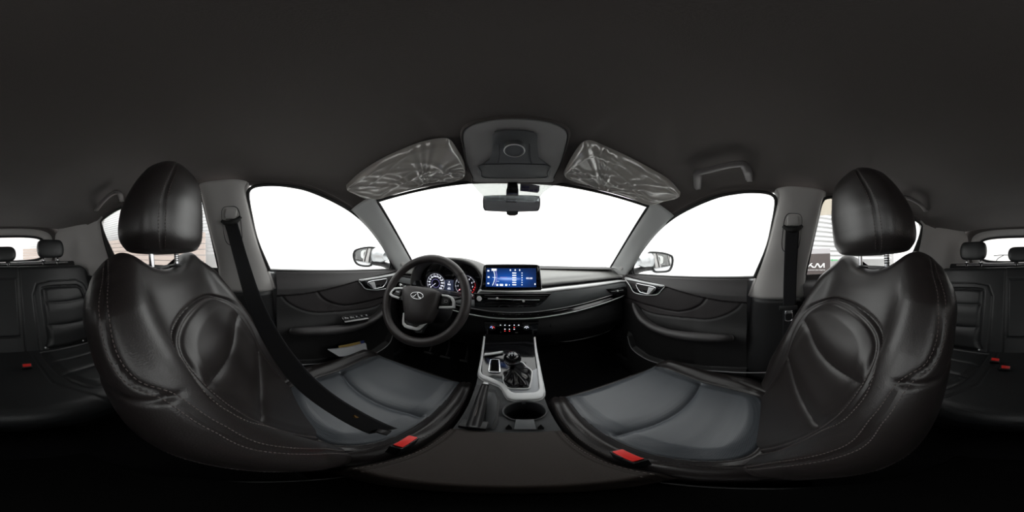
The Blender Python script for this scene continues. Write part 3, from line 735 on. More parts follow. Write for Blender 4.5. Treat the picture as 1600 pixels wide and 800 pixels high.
dgrid('silver_strip', lambda x: [(yf(x) + .030, zs(x) + .002), (yf(x) + .012, zs(x) + .002), (yf(x) + .002, zs(x) - .004), (yf(x) + .001, zs(x) - .012 + .008 * sstep(abs(x), .45, .66)), (yf(x) + .010, zs(x) - .016 + .008 * sstep(abs(x), .45, .66))], XR, SILVDASH, 24)
dgrid('leather_fascia', lambda x: [(yf(x) + .014, zs(x) - .006), (yf(x) + .001, zs(x) - .018), (yf(x) - .008, (zs(x) + zch(x)) / 2 + .01), (yf(x) - .006, zch(x) + .040), (yf(x) + .004, zch(x) + .034)], XS, mat('fascia_leather', (.105, .112, .115), .42, bump=.15, bscale=500, kind='voronoi'), 40)
dgrid('fascia_line', lambda x: [(yf(x) - .004, zch(x) + .036), (yf(x) - .007, zch(x) + .034), (yf(x) - .004, zch(x) + .032)], XS, SILVDASH, 5)
dgrid('piano_insert', lambda x: [(yf(x) + .006, zch(x) + .036), (yf(x) + .004, zch(x) + .020), (yf(x) - .004, zch(x) + .003), (yf(x) + .004, zch(x) - .003)], XS, PIANO, 16)
ch = [(x, yf(x) - .006, zch(x)) for x in np.linspace(-.66, .66, 60)]
ch = [(-.697, yf(.69) + .006, -.150), (-.703, yf(.69) + .002, -.185), (-.695, yf(.69) - .002, -.22)] + ch + [(.695, yf(.69) - .002, -.22), (.703, yf(.69) + .002, -.185), (.697, yf(.69) + .006, -.150)]
tube('chrome_line', np.array(ch), .0034, SATIN, dash, n=140, seg=8)
dgrid('lower_dash', lambda x: [(yf(x) + .002, zch(x) - .002), (yf(x) + .035, zch(x) - .012), (yf(x) + .020, -.38), (yf(x) + .03, -.44), (yf(x) + .12, -.56), (yf(x) + .30, -.62)], XS, PLAST, 40)
# glovebox lid seam
tube('glovebox_seam', [(.20, yf(.2) + .020, -.36), (.21, yf(.2) + .028, -.45), (.3, yf(.3) + .045, -.50), (.58, yf(.5) + .05, -.49), (.62, yf(.6) + .03, -.40), (.61, yf(.6) + .026, -.33)], .002, PIANO, dash, n=50, seg=6)
# end cheeks of the dashboard
for sg in (-1, 1):
    dk = 'dash_end_panel'
    q = cr([(a, b) for a, b in p_top(.70)], 30); lower = np.stack([np.linspace(1.02, .80, 30), np.full(30, -.52)], 1)
    grid_obj(dk, [np.stack([np.full(30, sg * .706), q[:, 0], q[:, 1]], 1), np.stack([np.full(30, sg * .706), lower[:, 0], lower[:, 1]], 1)], PLAST, dash, thick=.004)
# defrost slots on the dash ends
for sg in (-1, 1):
    box('defrost_vent', (sg * .60, .905, -.098), (.035, .006, .004), PIANO, dash, bev=.001, axes=frame((0, -.4, 1), (0, 1, 0)))
def dpx(px, py, off=0): 
    d = ray(px, py); y = .78
    for _ in range(8): y = yf(d[0] * y / d[1])
    return d * ((y - off) / d[1])
def dxz(px, py, y): p = aty(px, py, y); return p
# ---- centre air vent
BRT = mat('vent_reflection_white', (.95, .95, .96), .35)  # near-white colour stands in for bright glass reflected in the chrome
vent = [dpx(*p, .010) for p in ((741, 458), (790, 458), (862, 457.5), (853, 468), (845, 475), (836, 479), (790, 480), (742, 479))]
vo = slab('centre_air_vent', vent, (0, -.004, 0), PIANO, dash, bev=.0015)
def vbar(a, b, r, m, nm='vent_slat', flat=.5, par=None):
    o = tube(nm, [dpx(*a, .018), dpx((a[0] + b[0]) / 2, (a[1] + b[1]) / 2, .018), dpx(*b, .018)], r, m, None, n=12, seg=8, flat=flat)
    o.data.transform(Matrix.Translation(-ORG[vo])); o.parent = vo; return o
for a, b in (((757, 461.5), (856, 461.5)), ((757, 464.2), (852, 464.6)), ((757, 473), (843, 473)), ((757, 476.5), (838, 476.5))): vbar(a, b, .0022, PLAST)
vbar((762, 466.6), (815, 468.2), .0026, BRT, 'silver_slat'); vbar((802, 468.6), (843, 468.4), .0026, BRT, 'silver_slat')
for px, py in ((777, 466.2), (818, 470.2)):
    o = lathe('vent_knob', [(0, .008), (.005, .007), (.0058, .003), (.0058, 0)], dpx(px, py, .018), (0, -1, 0), BRT, None, seg=18); o.data.transform(Matrix.Translation(-ORG[vo])); o.parent = vo
# ---- side vents
for sg in (1, -1):
    pts = [dpx(*p, .010) for p in ((946, 451.5), (962, 450), (976, 447.5), (981, 455), (978, 460), (962, 463.5), (955, 459))]
    pts = S(pts, sg); v2 = slab('side_air_vent', pts, (0, -.004, 0), PIANO, dash, bev=.0012)
    a, b = dpx(955, 455.5, .017), dpx(974, 453, .017)
    o = tube('silver_slat', S([a, (a + b) / 2, b], sg), .0022, SATIN, None, n=8, seg=8, flat=.5); o.data.transform(Matrix.Translation(-ORG[v2])); o.parent = v2
    o = lathe('vent_knob', [(0, .008), (.005, .007), (.0055, .003), (.0055, 0)], S([(a + b) / 2], sg)[0], (0, -1, 0), BRT, None, seg=18); o.data.transform(Matrix.Translation(-ORG[v2])); o.parent = v2
    for k in (-1, 1):
        dz = np.array((0, 0, .010 * k)); o = tube('vent_slat', S([a + dz, (a + b) / 2 + dz, b + dz], sg), .002, PLAST, None, n=8, seg=6, flat=.5); o.data.transform(Matrix.Translation(-ORG[v2])); o.parent = v2
    # triangular outer vents beside the binnacle are part of the door-side end
# ---- start button
sb = lathe('start_button', [(0, .004), (.0115, .004), (.0125, .002), (.0125, 0)], dpx(749, 466.5, .016), (0, -1, .1), mat('button_silver', (.95, .95, .96), .35), dash, seg=32)
o = lathe('button_ring', [(.0125, .0), (.0125, .004), (.0160, .005), (.0185, .001), (.0185, -.004)], dpx(749, 466.5, .014), (0, -1, .1), PIANO, None, seg=36); o.data.transform(Matrix.Translation(-ORG[sb])); o.parent = sb
# ---- hazard/button row
for px in (771, 779, 787, 797, 807, 817, 829, 841):
    p = dpx(px, 491.5, .002); box('button_mark', p, (.004, .001, .0015), mat('faint_mark', (.18, .16, .17), .4), dash, bev=0)
# ---- climate panel
cp = thing('climate_panel', 'gloss black climate control panel with two round knobs, above the gear console', 'control panel', (0, .79, -.36))
pl = [aty(*p, .788) for p in ((757, 501), (841, 501), (838, 526), (760, 526))]
slab('panel_body', pl, (0, -.012, 0), PIANO, cp, bev=.003)
for px, ms in ((769.5, (BLUE_E, RED_E)), (822.5, (WHITE_E, WHITE_E))):
    c = aty(px, 511.5, .774)
    k = lathe('climate_knob', [(0, .006), (.0125, .006), (.0135, .004), (.0135, -.002)], c, (0, -1, 0), PIANO, cp, seg=36)
    def sub2(nm, pts, r, m, seg=6, closed=False):
        o = tube(nm, pts, r, m, None, seg=seg, up=(0, 1, 0), closed=closed); o.data.transform(Matrix.Translation(-ORG[cp])); o.parent = k
    sub2('knob_ring', [c + np.array((.0145 * math.cos(a), -.003, .0145 * math.sin(a))) for a in np.linspace(0, 2 * math.pi, 40, endpoint=False)], .0011, mat('dim_chrome', (.35, .36, .38), .3, metal=1), closed=True)
    for j, (a0, a1) in enumerate(((180, 100), (80, 0))):
        sub2('lit_arc', [c + np.array((.0085 * math.cos(R(a)), -.0068, .0085 * math.sin(R(a)))) for a in np.linspace(a0, a1, 12)], .0011, ms[j])
    sub2('lit_mark', [c + (0, -.0068, -.004), c + (0, -.0068, .003)], .0010, WHITE_E)
for px, py, m, w_ in [(782, 508, WHITE_E, .005), (789, 508, WHITE_E, .006), (796, 508.5, WHITE_E, .005), (803.5, 508, WHITE_E, .005), (810.5, 508, WHITE_E, .006), (803.5, 511.6, RED_E, .006), (789, 514.4, WHITE_E, .006), (796, 514.4, WHITE_E, .005), (803.5, 514.4, WHITE_E, .006), (789, 517.3, RED_E, .006), (796, 517.3, RED_E, .006), (782.5, 519, CONSG, .006), (807, 519.5, CONSG, .012)]:
    c = aty(px, py, .7752); box('backlit_key', c, (w_, .001, .0028 if m is not RED_E else .0016), m, cp, bev=0)

# ---- instrument binnacle
ib = thing('instrument_cluster', 'instrument binnacle with two backlit dials behind the steering wheel', 'instrument cluster', (-.345, .88, -.16))
def hood_row(y, sx, top, bot, n=61):
    out = []
    for a in np.linspace(math.pi, 0, n):
        ca, sa = math.cos(a), math.sin(a)
        out.append((-.345 + sx * math.copysign(abs(ca) ** .62, ca) * (1 + .10 * (1 - sa)), y - .02 * sa * 0, bot + (top - bot) * sa ** .55))
    return np.array(out)
rows = [hood_row(1.06, .205, -.064, -.13), hood_row(.97, .205, -.030, -.14), hood_row(.87, .203, -.0155, -.17), hood_row(.80, .200, -.014, -.20), hood_row(.785, .198, -.017, -.205), hood_row(.778, .194, -.023, -.205), hood_row(.782, .188, -.029, -.205), hood_row(.80, .186, -.033, -.205), hood_row(.87, .176, -.046, -.215)]
rs = []
for i in range(len(rows[0])): rs.append(cr([r[i] for r in rows], 50))
grid_obj('binnacle_hood', rs, DASH, ib, thick=0)
face = [p for p in hood_row(.868, .180, -.040, -.22)] + [(-.345 + .18, .868, -.25), (-.345 - .18, .868, -.25)]
fo = slab('cluster_face', face, (0, -.003, 0), PIANO, ib, bev=0)
def cpx(px, py): return aty(px, py, .862)
def dial(px, py, r, t0, t1, n, labels, redfrom=None):
    c = cpx(px, py)
    g = lathe('dial', [(0, .001), (r * 1.12, .001), (r * 1.16, .004), (r * 1.2, .001)], c, (0, -1, 0), mat('dial_face', (.012, .011, .022), .3), ib, seg=48)
    V = []; F = []; V2 = []; F2 = []
    for k in range(n):
        a = R(t0 + (t1 - t0) * k / (n - 1)); big = k % 4 == 0; L = r * (.13 if big else .07); wd = .0009 if big else .0005
        u = np.array((math.cos(a), 0, math.sin(a))); v = np.array((-math.sin(a), 0, math.cos(a))); p0 = c + u * (r * .98) + (0, -.0022, 0); p1 = c + u * (r * .98 - L) + (0, -.0022, 0)
        VV, FF = (V2, F2) if redfrom is not None and k >= redfrom else (V, F)
        o_ = len(VV); VV += [p0 - v * wd, p0 + v * wd, p1 + v * wd, p1 - v * wd]; FF.append([o_, o_ + 1, o_ + 2, o_ + 3])
    for VV, FF, m in ((V, F, WHITE_E), (V2, F2, RED_E)):
        if VV: o = mesh_obj('dial_ticks', VV, FF, m, None, smooth=False, kind='stuff'); o.data.transform(Matrix.Translation(-ORG[ib])); o.parent = g
    for k, s in enumerate(labels):
        a = R(t0 + (t1 - t0) * k / (len(labels) - 1)); p = c + np.array((math.cos(a), 0, math.sin(a))) * r * .70 + (0, -.0025, 0)
        o = text('dial_number', s, p, (VX, VZ, -VY), .0125, WHITE_E, None); o.data.transform(Matrix.Translation(-ORG[ib])); o.parent = g
    ringo = tube('dial_glow_ring', [c + np.array((r * .42 * math.cos(a), -.003, r * .42 * math.sin(a))) for a in np.linspace(0, 2 * math.pi, 40, endpoint=False)], .0007, VIOLET_E, None, seg=6, closed=True, up=(0, 1, 0)); ringo.data.transform(Matrix.Translation(-ORG[ib])); ringo.parent = g
    a = R(t0); nd = tube('needle', [c + (0, -.004, 0), c + np.array((math.cos(a) * r * .8, -.004, math.sin(a) * r * .8))], .0009, WHITE_E if redfrom is None else RED_E, None, seg=6, up=(0, 1, 0)); nd.data.transform(Matrix.Translation(-ORG[ib])); nd.parent = g
    return g
dial(681, 442.5, .060, 220, -40, 45, ['0', '20', '40', '60', '80', '100', '120', '140', '160', '180', '200', '220'])
dial(727, 446, .060, 220, -40, 33, ['0', '1', '2', '3', '4', '5', '6', '7', '8'], 25)
c = cpx(702, 445.5)
cdp = box('trip_display', c, (.060, .004, .062), mat('trip_screen', (.01, .012, .03), .25, emit=(.08, .10, .18), es=.15), ib, bev=.004)
for dz, s, sz in ((.018, '0', .012), (.004, '000', .013), (-.012, '----', .012), (-.022, '0000', .009)):
    o = text('display_reading', s, c + np.array((0, -.0028, dz)), (VX, VZ, -VY), sz, WHITE_E, None); o.data.transform(Matrix.Translation(-ORG[ib])); o.parent = cdp
for px, py in ((658, 449), (671, 455), (740, 452), (712, 456), (695, 457), (706, 457)):
    lathe('warning_lamp', [(0, .001), (.0022, .001), (.0022, 0)], cpx(px, py) + (0, -.002, 0), (0, -1, 0), WHITE_E if px != 740 else RED_E, ib, seg=10)

# ---- touch screen
dsp = thing('touch_screen', 'wide freestanding touch screen lit blue, above the centre air vents', 'screen', (0, .71, -.18))
def spx(px, py, off=0): return atpl(px, py, (0, .715 - off, -.10), (0, -1, -.06))
body = [spx(*p) for p in ((757, 415.2), (760, 413.6), (800, 413.2), (839, 414), (842.5, 416.5), (846.5, 451), (845, 453.5), (753, 453.5), (751, 451), (755, 418))]
slab('screen_body', body, (0, .014, 0), PLAST, dsp, bev=.002)
rim = np.array([spx(*p, .001) for p in ((751.5, 450), (755.5, 418), (758, 414.6), (762, 413.6), (800, 413.2), (838, 413.8), (842, 416), (843.2, 420), (846.3, 450))])
tube('silver_rim', rim, .0016, SATIN, dsp, n=70, seg=8)
gl = [spx(*p, .001) for p in ((753, 451.5), (756.6, 418), (759.5, 415.3), (839, 415.8), (841.5, 418), (845.3, 451.5))]
slab('screen_glass', gl, (0, -.0015, 0), PIANO, dsp, bev=.0006)
m = bpy.data.materials.new('display_picture'); m.use_nodes = True; nt = m.node_tree; b = nt.nodes['Principled BSDF']
b.inputs['Base Color'].default_value = (.004, .006, .02, 1); b.inputs['Roughness'].default_value = .15
tc = nt.nodes.new('ShaderNodeTexCoord'); sp = nt.nodes.new('ShaderNodeSeparateXYZ'); nt.links.new(tc.outputs['UV'], sp.inputs[0])
def mth(op, a, bb=None, c=None):
    n = nt.nodes.new('ShaderNodeMath'); n.operation = op
    for i, v in enumerate((a, bb, c)):
        if v is None: continue
        if isinstance(v, (int, float)): n.inputs[i].default_value = v
        else: nt.links.new(v, n.inputs[i])
    return n.outputs[0]
dx = mth('MULTIPLY', mth('SUBTRACT', sp.outputs['X'], .44), 2.6); dy = mth('MULTIPLY', mth('SUBTRACT', sp.outputs['Y'], .45), 16)
g1 = mth('EXPONENT', mth('MULTIPLY', mth('ADD', mth('MULTIPLY', dx, mth('MULTIPLY', dx, 3)), mth('MULTIPLY', dy, dy)), -1))
dy2 = mth('MULTIPLY', mth('SUBTRACT', sp.outputs['Y'], .40), 2.4)
g2 = mth('EXPONENT', mth('MULTIPLY', mth('ADD', mth('MULTIPLY', dx, dx), mth('MULTIPLY', dy2, dy2)), -1))
fac = mth('ADD', mth('MULTIPLY', g1, .7), mth('MULTIPLY', g2, .42))
ramp = nt.nodes.new('ShaderNodeValToRGB'); ramp.color_ramp.elements[0].color = (.006, .016, .060, 1); ramp.color_ramp.elements[1].color = (.30, .48, 1, 1)
e_ = ramp.color_ramp.elements.new(.35); e_.color = (.010, .075, .36, 1)
nt.links.new(fac, ramp.inputs[0]); nt.links.new(ramp.outputs[0], b.inputs['Emission Color']); b.inputs['Emission Strength'].default_value = .42
cor = [spx(*p, .003) for p in ((758.8, 447.8), (838, 448.8), (837.5, 419), (760, 418.8))]
dpo = mesh_obj('display', cor, [[0, 1, 2, 3]], m, dsp, smooth=False); uv = dpo.data.uv_layers.new(name='uv')
for l, c in zip(uv.data, ((0, 0), (1, 0), (1, 1), (0, 1))): l.uv = c
ax = (VX, Vector((0, 0, 1)), Vector((0, -1, 0)))
def on(o): o.data.transform(Matrix.Translation(-ORG[dsp])); o.parent = dpo; return o
def mark(nm, px, py, w_, h_, m_=WHITE_E, bev=.0006): return on(box(nm, spx(px, py, .0034), (w_, .0006, h_), m_, None, bev=bev if min(w_, h_) > .002 else 0, seg=1))
for py in (423, 433, 442.8): mark('app_icon', 763 if py != 433 else 763.4, py, .008, .006)
mark('source_tile', 772, 421.5, .022, .009)
for px in (797.5, 805, 812): mark('tab_icon', px, 422, .005, .006)
for k in range(6): mark('list_entry', 803.5, 426.6 + 3.68 * k, .017, .0042); mark('list_tick', 815.6, 426.6 + 3.68 * k, .004, .004)
for px, w_ in ((777, .008), (783.5, .015), (791, .009), (796, .004)): mark('dock_icon', px, 445.2, w_, .008 if w_ > .005 else .003)
on(text('clock_reading', '00:00', spx(827, 435, .0036), ax, .0115, WHITE_E, None, xs=1.1))
mark('station_text', 787, 433.6, .030, .0035, VIOLET_E)
mark('pointer', 773, 433.5, .02, .001); mark('pointer', 778, 439.5, .01, .001)
on(tube('tuning_arc', [spx(*p, .0036) for p in ((771, 422), (773, 430), (772.5, 438), (769.5, 446))], .0011, WHITE_E, None, n=20, seg=6)); on(tube('tuning_arc', [spx(*p, .0036) for p in ((774.5, 422), (776, 430), (775.5, 438), (773, 446))], .0016, VIOLET_E, None, n=20, seg=6))
mark('mute_icon', 836, 444, .005, .007)

# ---- steering wheel
C0 = np.array((-.348, .572, -.186)); tw = R(27); wu = np.array((0, math.sin(tw), math.cos(tw))); wn = np.array((0, -math.cos(tw), math.sin(tw))); wx = np.array((1., 0, 0))
sw = thing('steering_wheel', 'black leather three-spoke steering wheel with silver spoke trims and oval badge', 'steering wheel', tuple(C0))
def W(a, b, o=0): return C0 + wx * a + wu * b + wn * o
th_ = np.linspace(0, 2 * math.pi, 160, endpoint=False)
rim_r = .0180 + .0015 * np.cos(2 * (th_)) ** 2
tube('rim', [W(.186 * math.cos(a), .186 * math.sin(a)) for a in th_], rim_r, mat('wheel_leather', (.040, .034, .034), .42, bump=.15, bscale=500, kind='voronoi'), sw, seg=20, closed=True, up=wn)
for a in (R(38), R(142), R(208), R(-28)):
    tube('rim_seam', [W((.186 + .0190 * math.cos(t)) * math.cos(a), (.186 + .0190 * math.cos(t)) * math.sin(a), .0190 * math.sin(t)) for t in np.linspace(0, 2 * math.pi, 24, endpoint=False)], .0006, PLAST, sw, seg=5, closed=True, up=(1, 0, 0))
def wpl(px, py, off): return atpl(px, py, tuple(C0 + wn * off), tuple(wn))
hubp = [(632, 450), (636, 448), (643, 447.4), (662, 449.5), (681, 453), (687, 456), (688, 460), (685, 473), (680, 486), (673, 499), (668, 504), (656, 507.5), (645, 506.5), (638, 503), (634, 490), (632, 475), (631, 460)]
hp = cr([wpl(*p, .012) for p in hubp], 90, True); cen = hp.mean(0)
rows = [hp + wn * -.030]
for s_, o in ((1.0, 0), (.985, .010), (.95, .018), (.88, .024), (.7, .030), (.4, .034), (.15, .035), (.0, .035)): rows.append(cen + (hp - cen) * s_ + wn * o)
grid_obj('airbag_cover', np.stack(rows, 0), mat('hub_plastic', (.034, .029, .029), .5, bump=.15, bscale=600, kind='voronoi'), sw, cv=True)
# badge
bc = wpl(651.5, 462, .047)
def EL(a, b, o=0): return bc + wx * a + wu * b + wn * o
bd = tube('badge', [EL(.0280 * math.cos(a), .0138 * math.sin(a)) for a in np.linspace(0, 2 * math.pi, 60, endpoint=False)], .0022, CHROME, sw, seg=8, closed=True, up=wn)
def onb(o): o.data.transform(Matrix.Translation(-ORG[sw])); o.parent = bd
onb(tube('badge_peak', [EL(-.0235, -.0065), EL(-.012, -.006), EL(-.0065, .000), EL(0, .0105), EL(.0065, .000), EL(.012, -.006), EL(.0235, -.0065)], .0027, CHROME, None, seg=8, up=wn))
onb(lathe('badge_ground', [(0, 0), (.0135, 0)], EL(0, 0, -.003), wn, PIANO, None, seg=30))
# spokes
for sg, outer, inner in ((1, [(690, 460.5), (700, 461.3), (707, 464.5), (711, 471), (711, 481.8), (700, 482.5), (686, 482)], [(691, 463), (699, 464), (704.5, 467), (707.3, 472), (707.3, 478.6), (699, 479), (687, 479)]),
                         (-1, [(632, 449.5), (622, 449.3), (616, 449.8), (611.5, 454.5), (608.2, 460), (612, 463.5), (624, 467.8)], [(632, 452), (623, 451.8), (618, 452.2), (614.5, 455.5), (612, 459.6), (615, 461.5), (625, 465)])):
    bp_ = [wpl(*p, .004) for p in outer] + ([wpl(684, 483, .004), wpl(688, 458, .004)] if sg > 0 else [wpl(633, 470, .004), wpl(634, 449, .004)])
    slab('spoke', bp_, -wn * .012, PLAST, sw, bev=.002)
    A_ = even([wpl(*p, .006) for p in outer], 40); B_ = even([wpl(*p, .008) for p in inner], 40); t = np.linspace(0, 1, 7)
    Pq = A_[:, None] * (1 - t)[None, :, None] + B_[:, None] * t[None, :, None] + wn * (.0035 * (1 - (2 * t - 1) ** 4))[None, :, None]
    grid_obj('spoke_trim', Pq, mat('frame_silver', (.86, .87, .88), .34), sw, thick=.003)
    kc = wpl(697, 471, .009) if sg > 0 else wpl(622, 457.5, .009)
    kp = box('switch_pad', kc, (.030, .026, .006), PLAST, sw, bev=.003, axes=(wx, wu, wn))
    if sg > 0:
        o = tube('switch_symbol', [kc + wx * a + wu * b + wn * .0035 for a, b in ((-.006, -.004), (.006, -.004), (.008, 0), (.006, .005), (-.006, .004))], .0007, mat('switch_print', (.6, .6, .6), .5), None, seg=5, closed=True, up=wn); onb(o); o.parent = kp
    else:
        o = box('toggle', kc + wn * .004 + wu * .003, (.020, .004, .003), mat('dim_chrome', (.35, .36, .38), .3), None, bev=.001, axes=(wx, wu, wn)); onb(o); o.parent = kp
vo_ = [(630.5, 489), (629, 500), (629, 507), (633, 512), (640, 514.5), (651, 516.8), (656, 515.5), (664, 508), (672, 500.5)]
vi_ = [(632.5, 489), (632, 498), (632.6, 504.5), (636, 508), (642, 509.6), (650.5, 511.6), (653.5, 510.6), (661, 504), (670.5, 499.5)]
A_ = even([wpl(*p, .004) for p in vo_], 60); B_ = even([wpl(*p, .006) for p in vi_], 60)
Pq = A_[:, None] * (1 - t)[None, :, None] + B_[:, None] * t[None, :, None] + wn * (.003 * (1 - (2 * t - 1) ** 4))[None, :, None]
grid_obj('lower_spoke_trim', Pq, mat('frame_silver', (.86, .87, .88), .34), sw, thick=.003)
slab('lower_spoke', [wpl(*p, .001) for p in ((633, 500), (633, 507), (640, 513), (651, 520), (658, 520), (664, 507), (670, 500))], -wn * .02, PLAST, sw, bev=.002)
tube('column_shroud', [W(0, 0, -.02), W(0, -.01, -.09), W(0, -.02, -.20)], [.055, .06, .07], PLAST, sw, n=12, seg=28)
for sg, px, py, lab in ((-1, 627, 446, 'indicator stalk with silver tip on the left of the steering wheel'), (1, 734, 462, 'wiper stalk with silver band on the right of the steering wheel')):
    st_ = thing('column_stalk', lab, 'stalk', tuple(W(sg * .05, .0, -.07)))
    e = wpl(px, py, -.055); a = W(sg * .05, 0, -.07)
    tube('stalk_arm', [a, (a + e) / 2 + wn * .005, e], [.008, .006, .007], PLAST, st_, n=12, seg=12)
    dd = (e - a) / np.linalg.norm(e - a); tube('stalk_tip', [e - dd * .004, e + dd * .012], [.0075, .006], SATIN, st_, seg=14)

# ================================================================== CENTRE CONSOLE
cn = thing('centre_console', 'black centre console with silver frame, cup holder and leather armrest', 'console', (0, .35, -.86))
KN = (0, -.25, 1.0)                                         # console deck plane: z = -.47 + .25 (y - .40)
def kpx(px, py, o=0): return atpl(px, py, (0, .40, -.47 + o), KN)
kn = np.array((0, -.2425, .9701))
deck = [(-.112, .735), (.104, .735), (.098, .60), (.090, .45), (.090, .36), (.094, .27), (.094, .20), (-.094, .20), (-.090, .27), (-.088, .36), (-.090, .45), (-.104, .60)]
def dk3(x, y, o=0): return (x, y, -.47 + .25 * (y - .40) + o)
cdk = slab('console_deck', [dk3(x, y, -.004) for x, y in deck], (0, 0, -.05), CONSD, cn, bev=.006)
ctr = kpx(820, 641, 0)
bm = bmesh.new(); bmesh.ops.create_cone(bm, cap_ends=True, segments=64, radius1=.044, radius2=.044, depth=.3); bm.transform(Matrix.Translation(Vector(ctr) - ORG[cn]) @ Matrix.Diagonal((1, .82, 1, 1)))
mc = bpy.data.meshes.new('cut'); bm.to_mesh(mc); bm.free(); oc_ = bpy.data.objects.new('cut', mc); col.objects.link(oc_); oc_.location = cn.location
bo_ = cdk.modifiers.new('b', 'BOOLEAN'); bo_.object = oc_; bo_.solver = 'EXACT'; bpy.context.view_layer.update()
nm_ = bpy.data.meshes.new_from_object(cdk.evaluated_get(bpy.context.evaluated_depsgraph_get())); cdk.modifiers.clear(); cdk.data = nm_; bpy.data.objects.remove(oc_)
lathe('cup_wall', [(.0445, -.002), (.0440, -.06), (.040, -.085), (0, -.085)], ctr, (0, 0, 1), PLAST, cn, seg=48, mod=lambda a_, z_: (np.sqrt(np.cos(a_) ** 2 + (.82 * np.sin(a_)) ** 2))[None])
# tunnel side walls
for sg in (-1, 1):
    strip('tunnel_side', [(sg * .108, .78, -.38), (sg * .099, .6, -.435), (sg * .089, .4, -.49), (sg * .092, .2, -.54), (sg * .092, -.1, -.57)], [(sg * .125, .85, -.86), (sg * .13, .6, -.86), (sg * .13, .4, -.86), (sg * .13, .2, -.86), (sg * .13, -.1, -.86)], PLAST, cn, k=6)
# piano-black well plate
plate = [(757, 529), (835, 529), (846, 606), (843, 620), (800, 617), (786, 603), (753, 587), (753, 560)]
slab('well_front', [kpx(*p, .004) for p in ((759, 522), (834, 522), (834.5, 531), (758.5, 531))], tuple(kn * .001), mat('well_black', (.002, .002, .002), .8, spec=.05), cn, bev=0)
slab('gloss_plate', [kpx(*p, .000) for p in plate], tuple(kn * .003), PIANO, cn, bev=.001)
so_ = [(756, 526), (753.5, 545), (751, 562), (747, 582), (749, 589), (755, 593), (768, 598), (780, 603), (785, 608), (789, 617), (794, 623.5), (802, 625.5), (840, 624.5), (847, 622), (851.5, 613), (849, 600), (844, 575), (839, 550), (836, 527)]
si_ = [(757.5, 527), (755.5, 546), (753, 564), (750.5, 580), (753, 585.5), (759, 588), (771, 592.5), (783, 598), (790, 603), (795, 609), (799, 613), (805, 614.5), (836, 613.5), (841, 611), (843, 605), (842, 597), (840, 576), (836.5, 551), (834.5, 528)]
A_ = even([kpx(*p, .002) for p in so_], 120); B_ = even([kpx(*p, .006) for p in si_], 120); t = np.linspace(0, 1, 9)
Pq = A_[:, None] * (1 - t)[None, :, None] + B_[:, None] * t[None, :, None] + kn * (.004 * (1 - (2 * t - 1) ** 4))[None, :, None]
grid_obj('silver_frame', Pq, mat('frame_silver', (.86, .87, .88), .34), cn, thick=.004)
strip('frame_skirt', [kpx(*p, .002) for p in so_[3:16]], [kpx(*p, .002) + np.array((0, 0, -.020)) for p in so_[3:16]], mat('frame_silver', (.86, .87, .88), .34), cn, n=70, k=3, curve=False)
grid_obj('brushed_plate', [[(kpx(785, 600, .0042) * (1 - u) + kpx(840, 575, .0042) * u) * (1 - v) + (kpx(800, 614, .0042) * (1 - u) + kpx(842, 613, .0042) * u) * v for v in (0, 1)] for u in (0, 1)], mat('brushed_grey', (.34, .35, .37), .38, metal=.3), cn, smooth=False, thick=.001)
# shifter gate ring, boot, knob
gp = [(787, 587), (789, 582), (794, 579), (800, 566), (815, 566), (822, 573), (829, 578), (831, 584), (828, 602), (823, 607), (797, 606.5), (791, 603), (788, 597)]
ring = cr([kpx(*p, .008) for p in gp], 80, True)
tube('boot_surround', ring, .0032, mat('frame_silver', (.86, .87, .88), .34), cn, seg=10, closed=True)
gc = ring.mean(0)
gl_ = thing('gear_lever', 'black ball-shaped gear knob with white shift pattern, on its gathered leather boot', 'gear lever', tuple(gc))
kc = np.array((.008, .478, -.352)); rows = []
for i, s_ in enumerate(np.linspace(0, 1, 24)):
    c = gc * (1 - s_) + (kc + (0, -.002, -.035)) * s_; k = (1 - s_) ** 1.1 * .86 + .16 + .10 * math.exp(-((s_ - .28) / .16) ** 2)
    r_ = c + (ring - gc) * k; 
    aa = np.linspace(0, 2 * math.pi, 80, endpoint=False)
    r_ = r_ + (r_ - c) * (.10 * np.sin(aa * 9 + 3 * s_) * math.sin(math.pi * min(1, s_ * 1.15)))[:, None]
    rows.append(r_)
grid_obj('boot', np.stack(rows, 0), mat('boot_gloss_leather', (.010, .010, .011), .22, coat=.3, bump=.3, bscale=60), gl_, cv=True)
kax = np.array((0, -.30, .95)); kax /= np.linalg.norm(kax)
lathe('knob', [(0, .033), (.010, .0315), (.019, .026), (.0245, .016), (.0255, .004), (.0235, -.008), (.018, -.022), (.0125, -.032), (.011, -.045), (0, -.045)], kc, kax, PIANO, gl_, seg=48)
kr = lathe('knob_ring', [(.0255, .004), (.0268, .006), (.0262, .009), (.0246, .0125), (.0242, .014)], kc, kax, STEEL, gl_, seg=48)
x_k, y_k, z_k = frame(kax, (0, .9, .3)); x_k = Vector((1, 0, 0)); y_k = z_k.cross(x_k)
def KP(a, b): return Vector(kc) + x_k * a + y_k * b + z_k * (.033 - (a * a + b * b) * 16 + .0004)
pat = [[(-.009, .008), (-.009, -.008)], [(-.001, .008), (-.001, -.008)], [(.007, .008), (.007, -.008)], [(-.009, 0), (.009, 0)]]
for a, b in pat: tube('shift_pattern', [KP(*a), KP((a[0] + b[0]) / 2, (a[1] + b[1]) / 2), KP(*b)], .0007, mat('print_white', (.75, .75, .78), .5), gl_, seg=5)
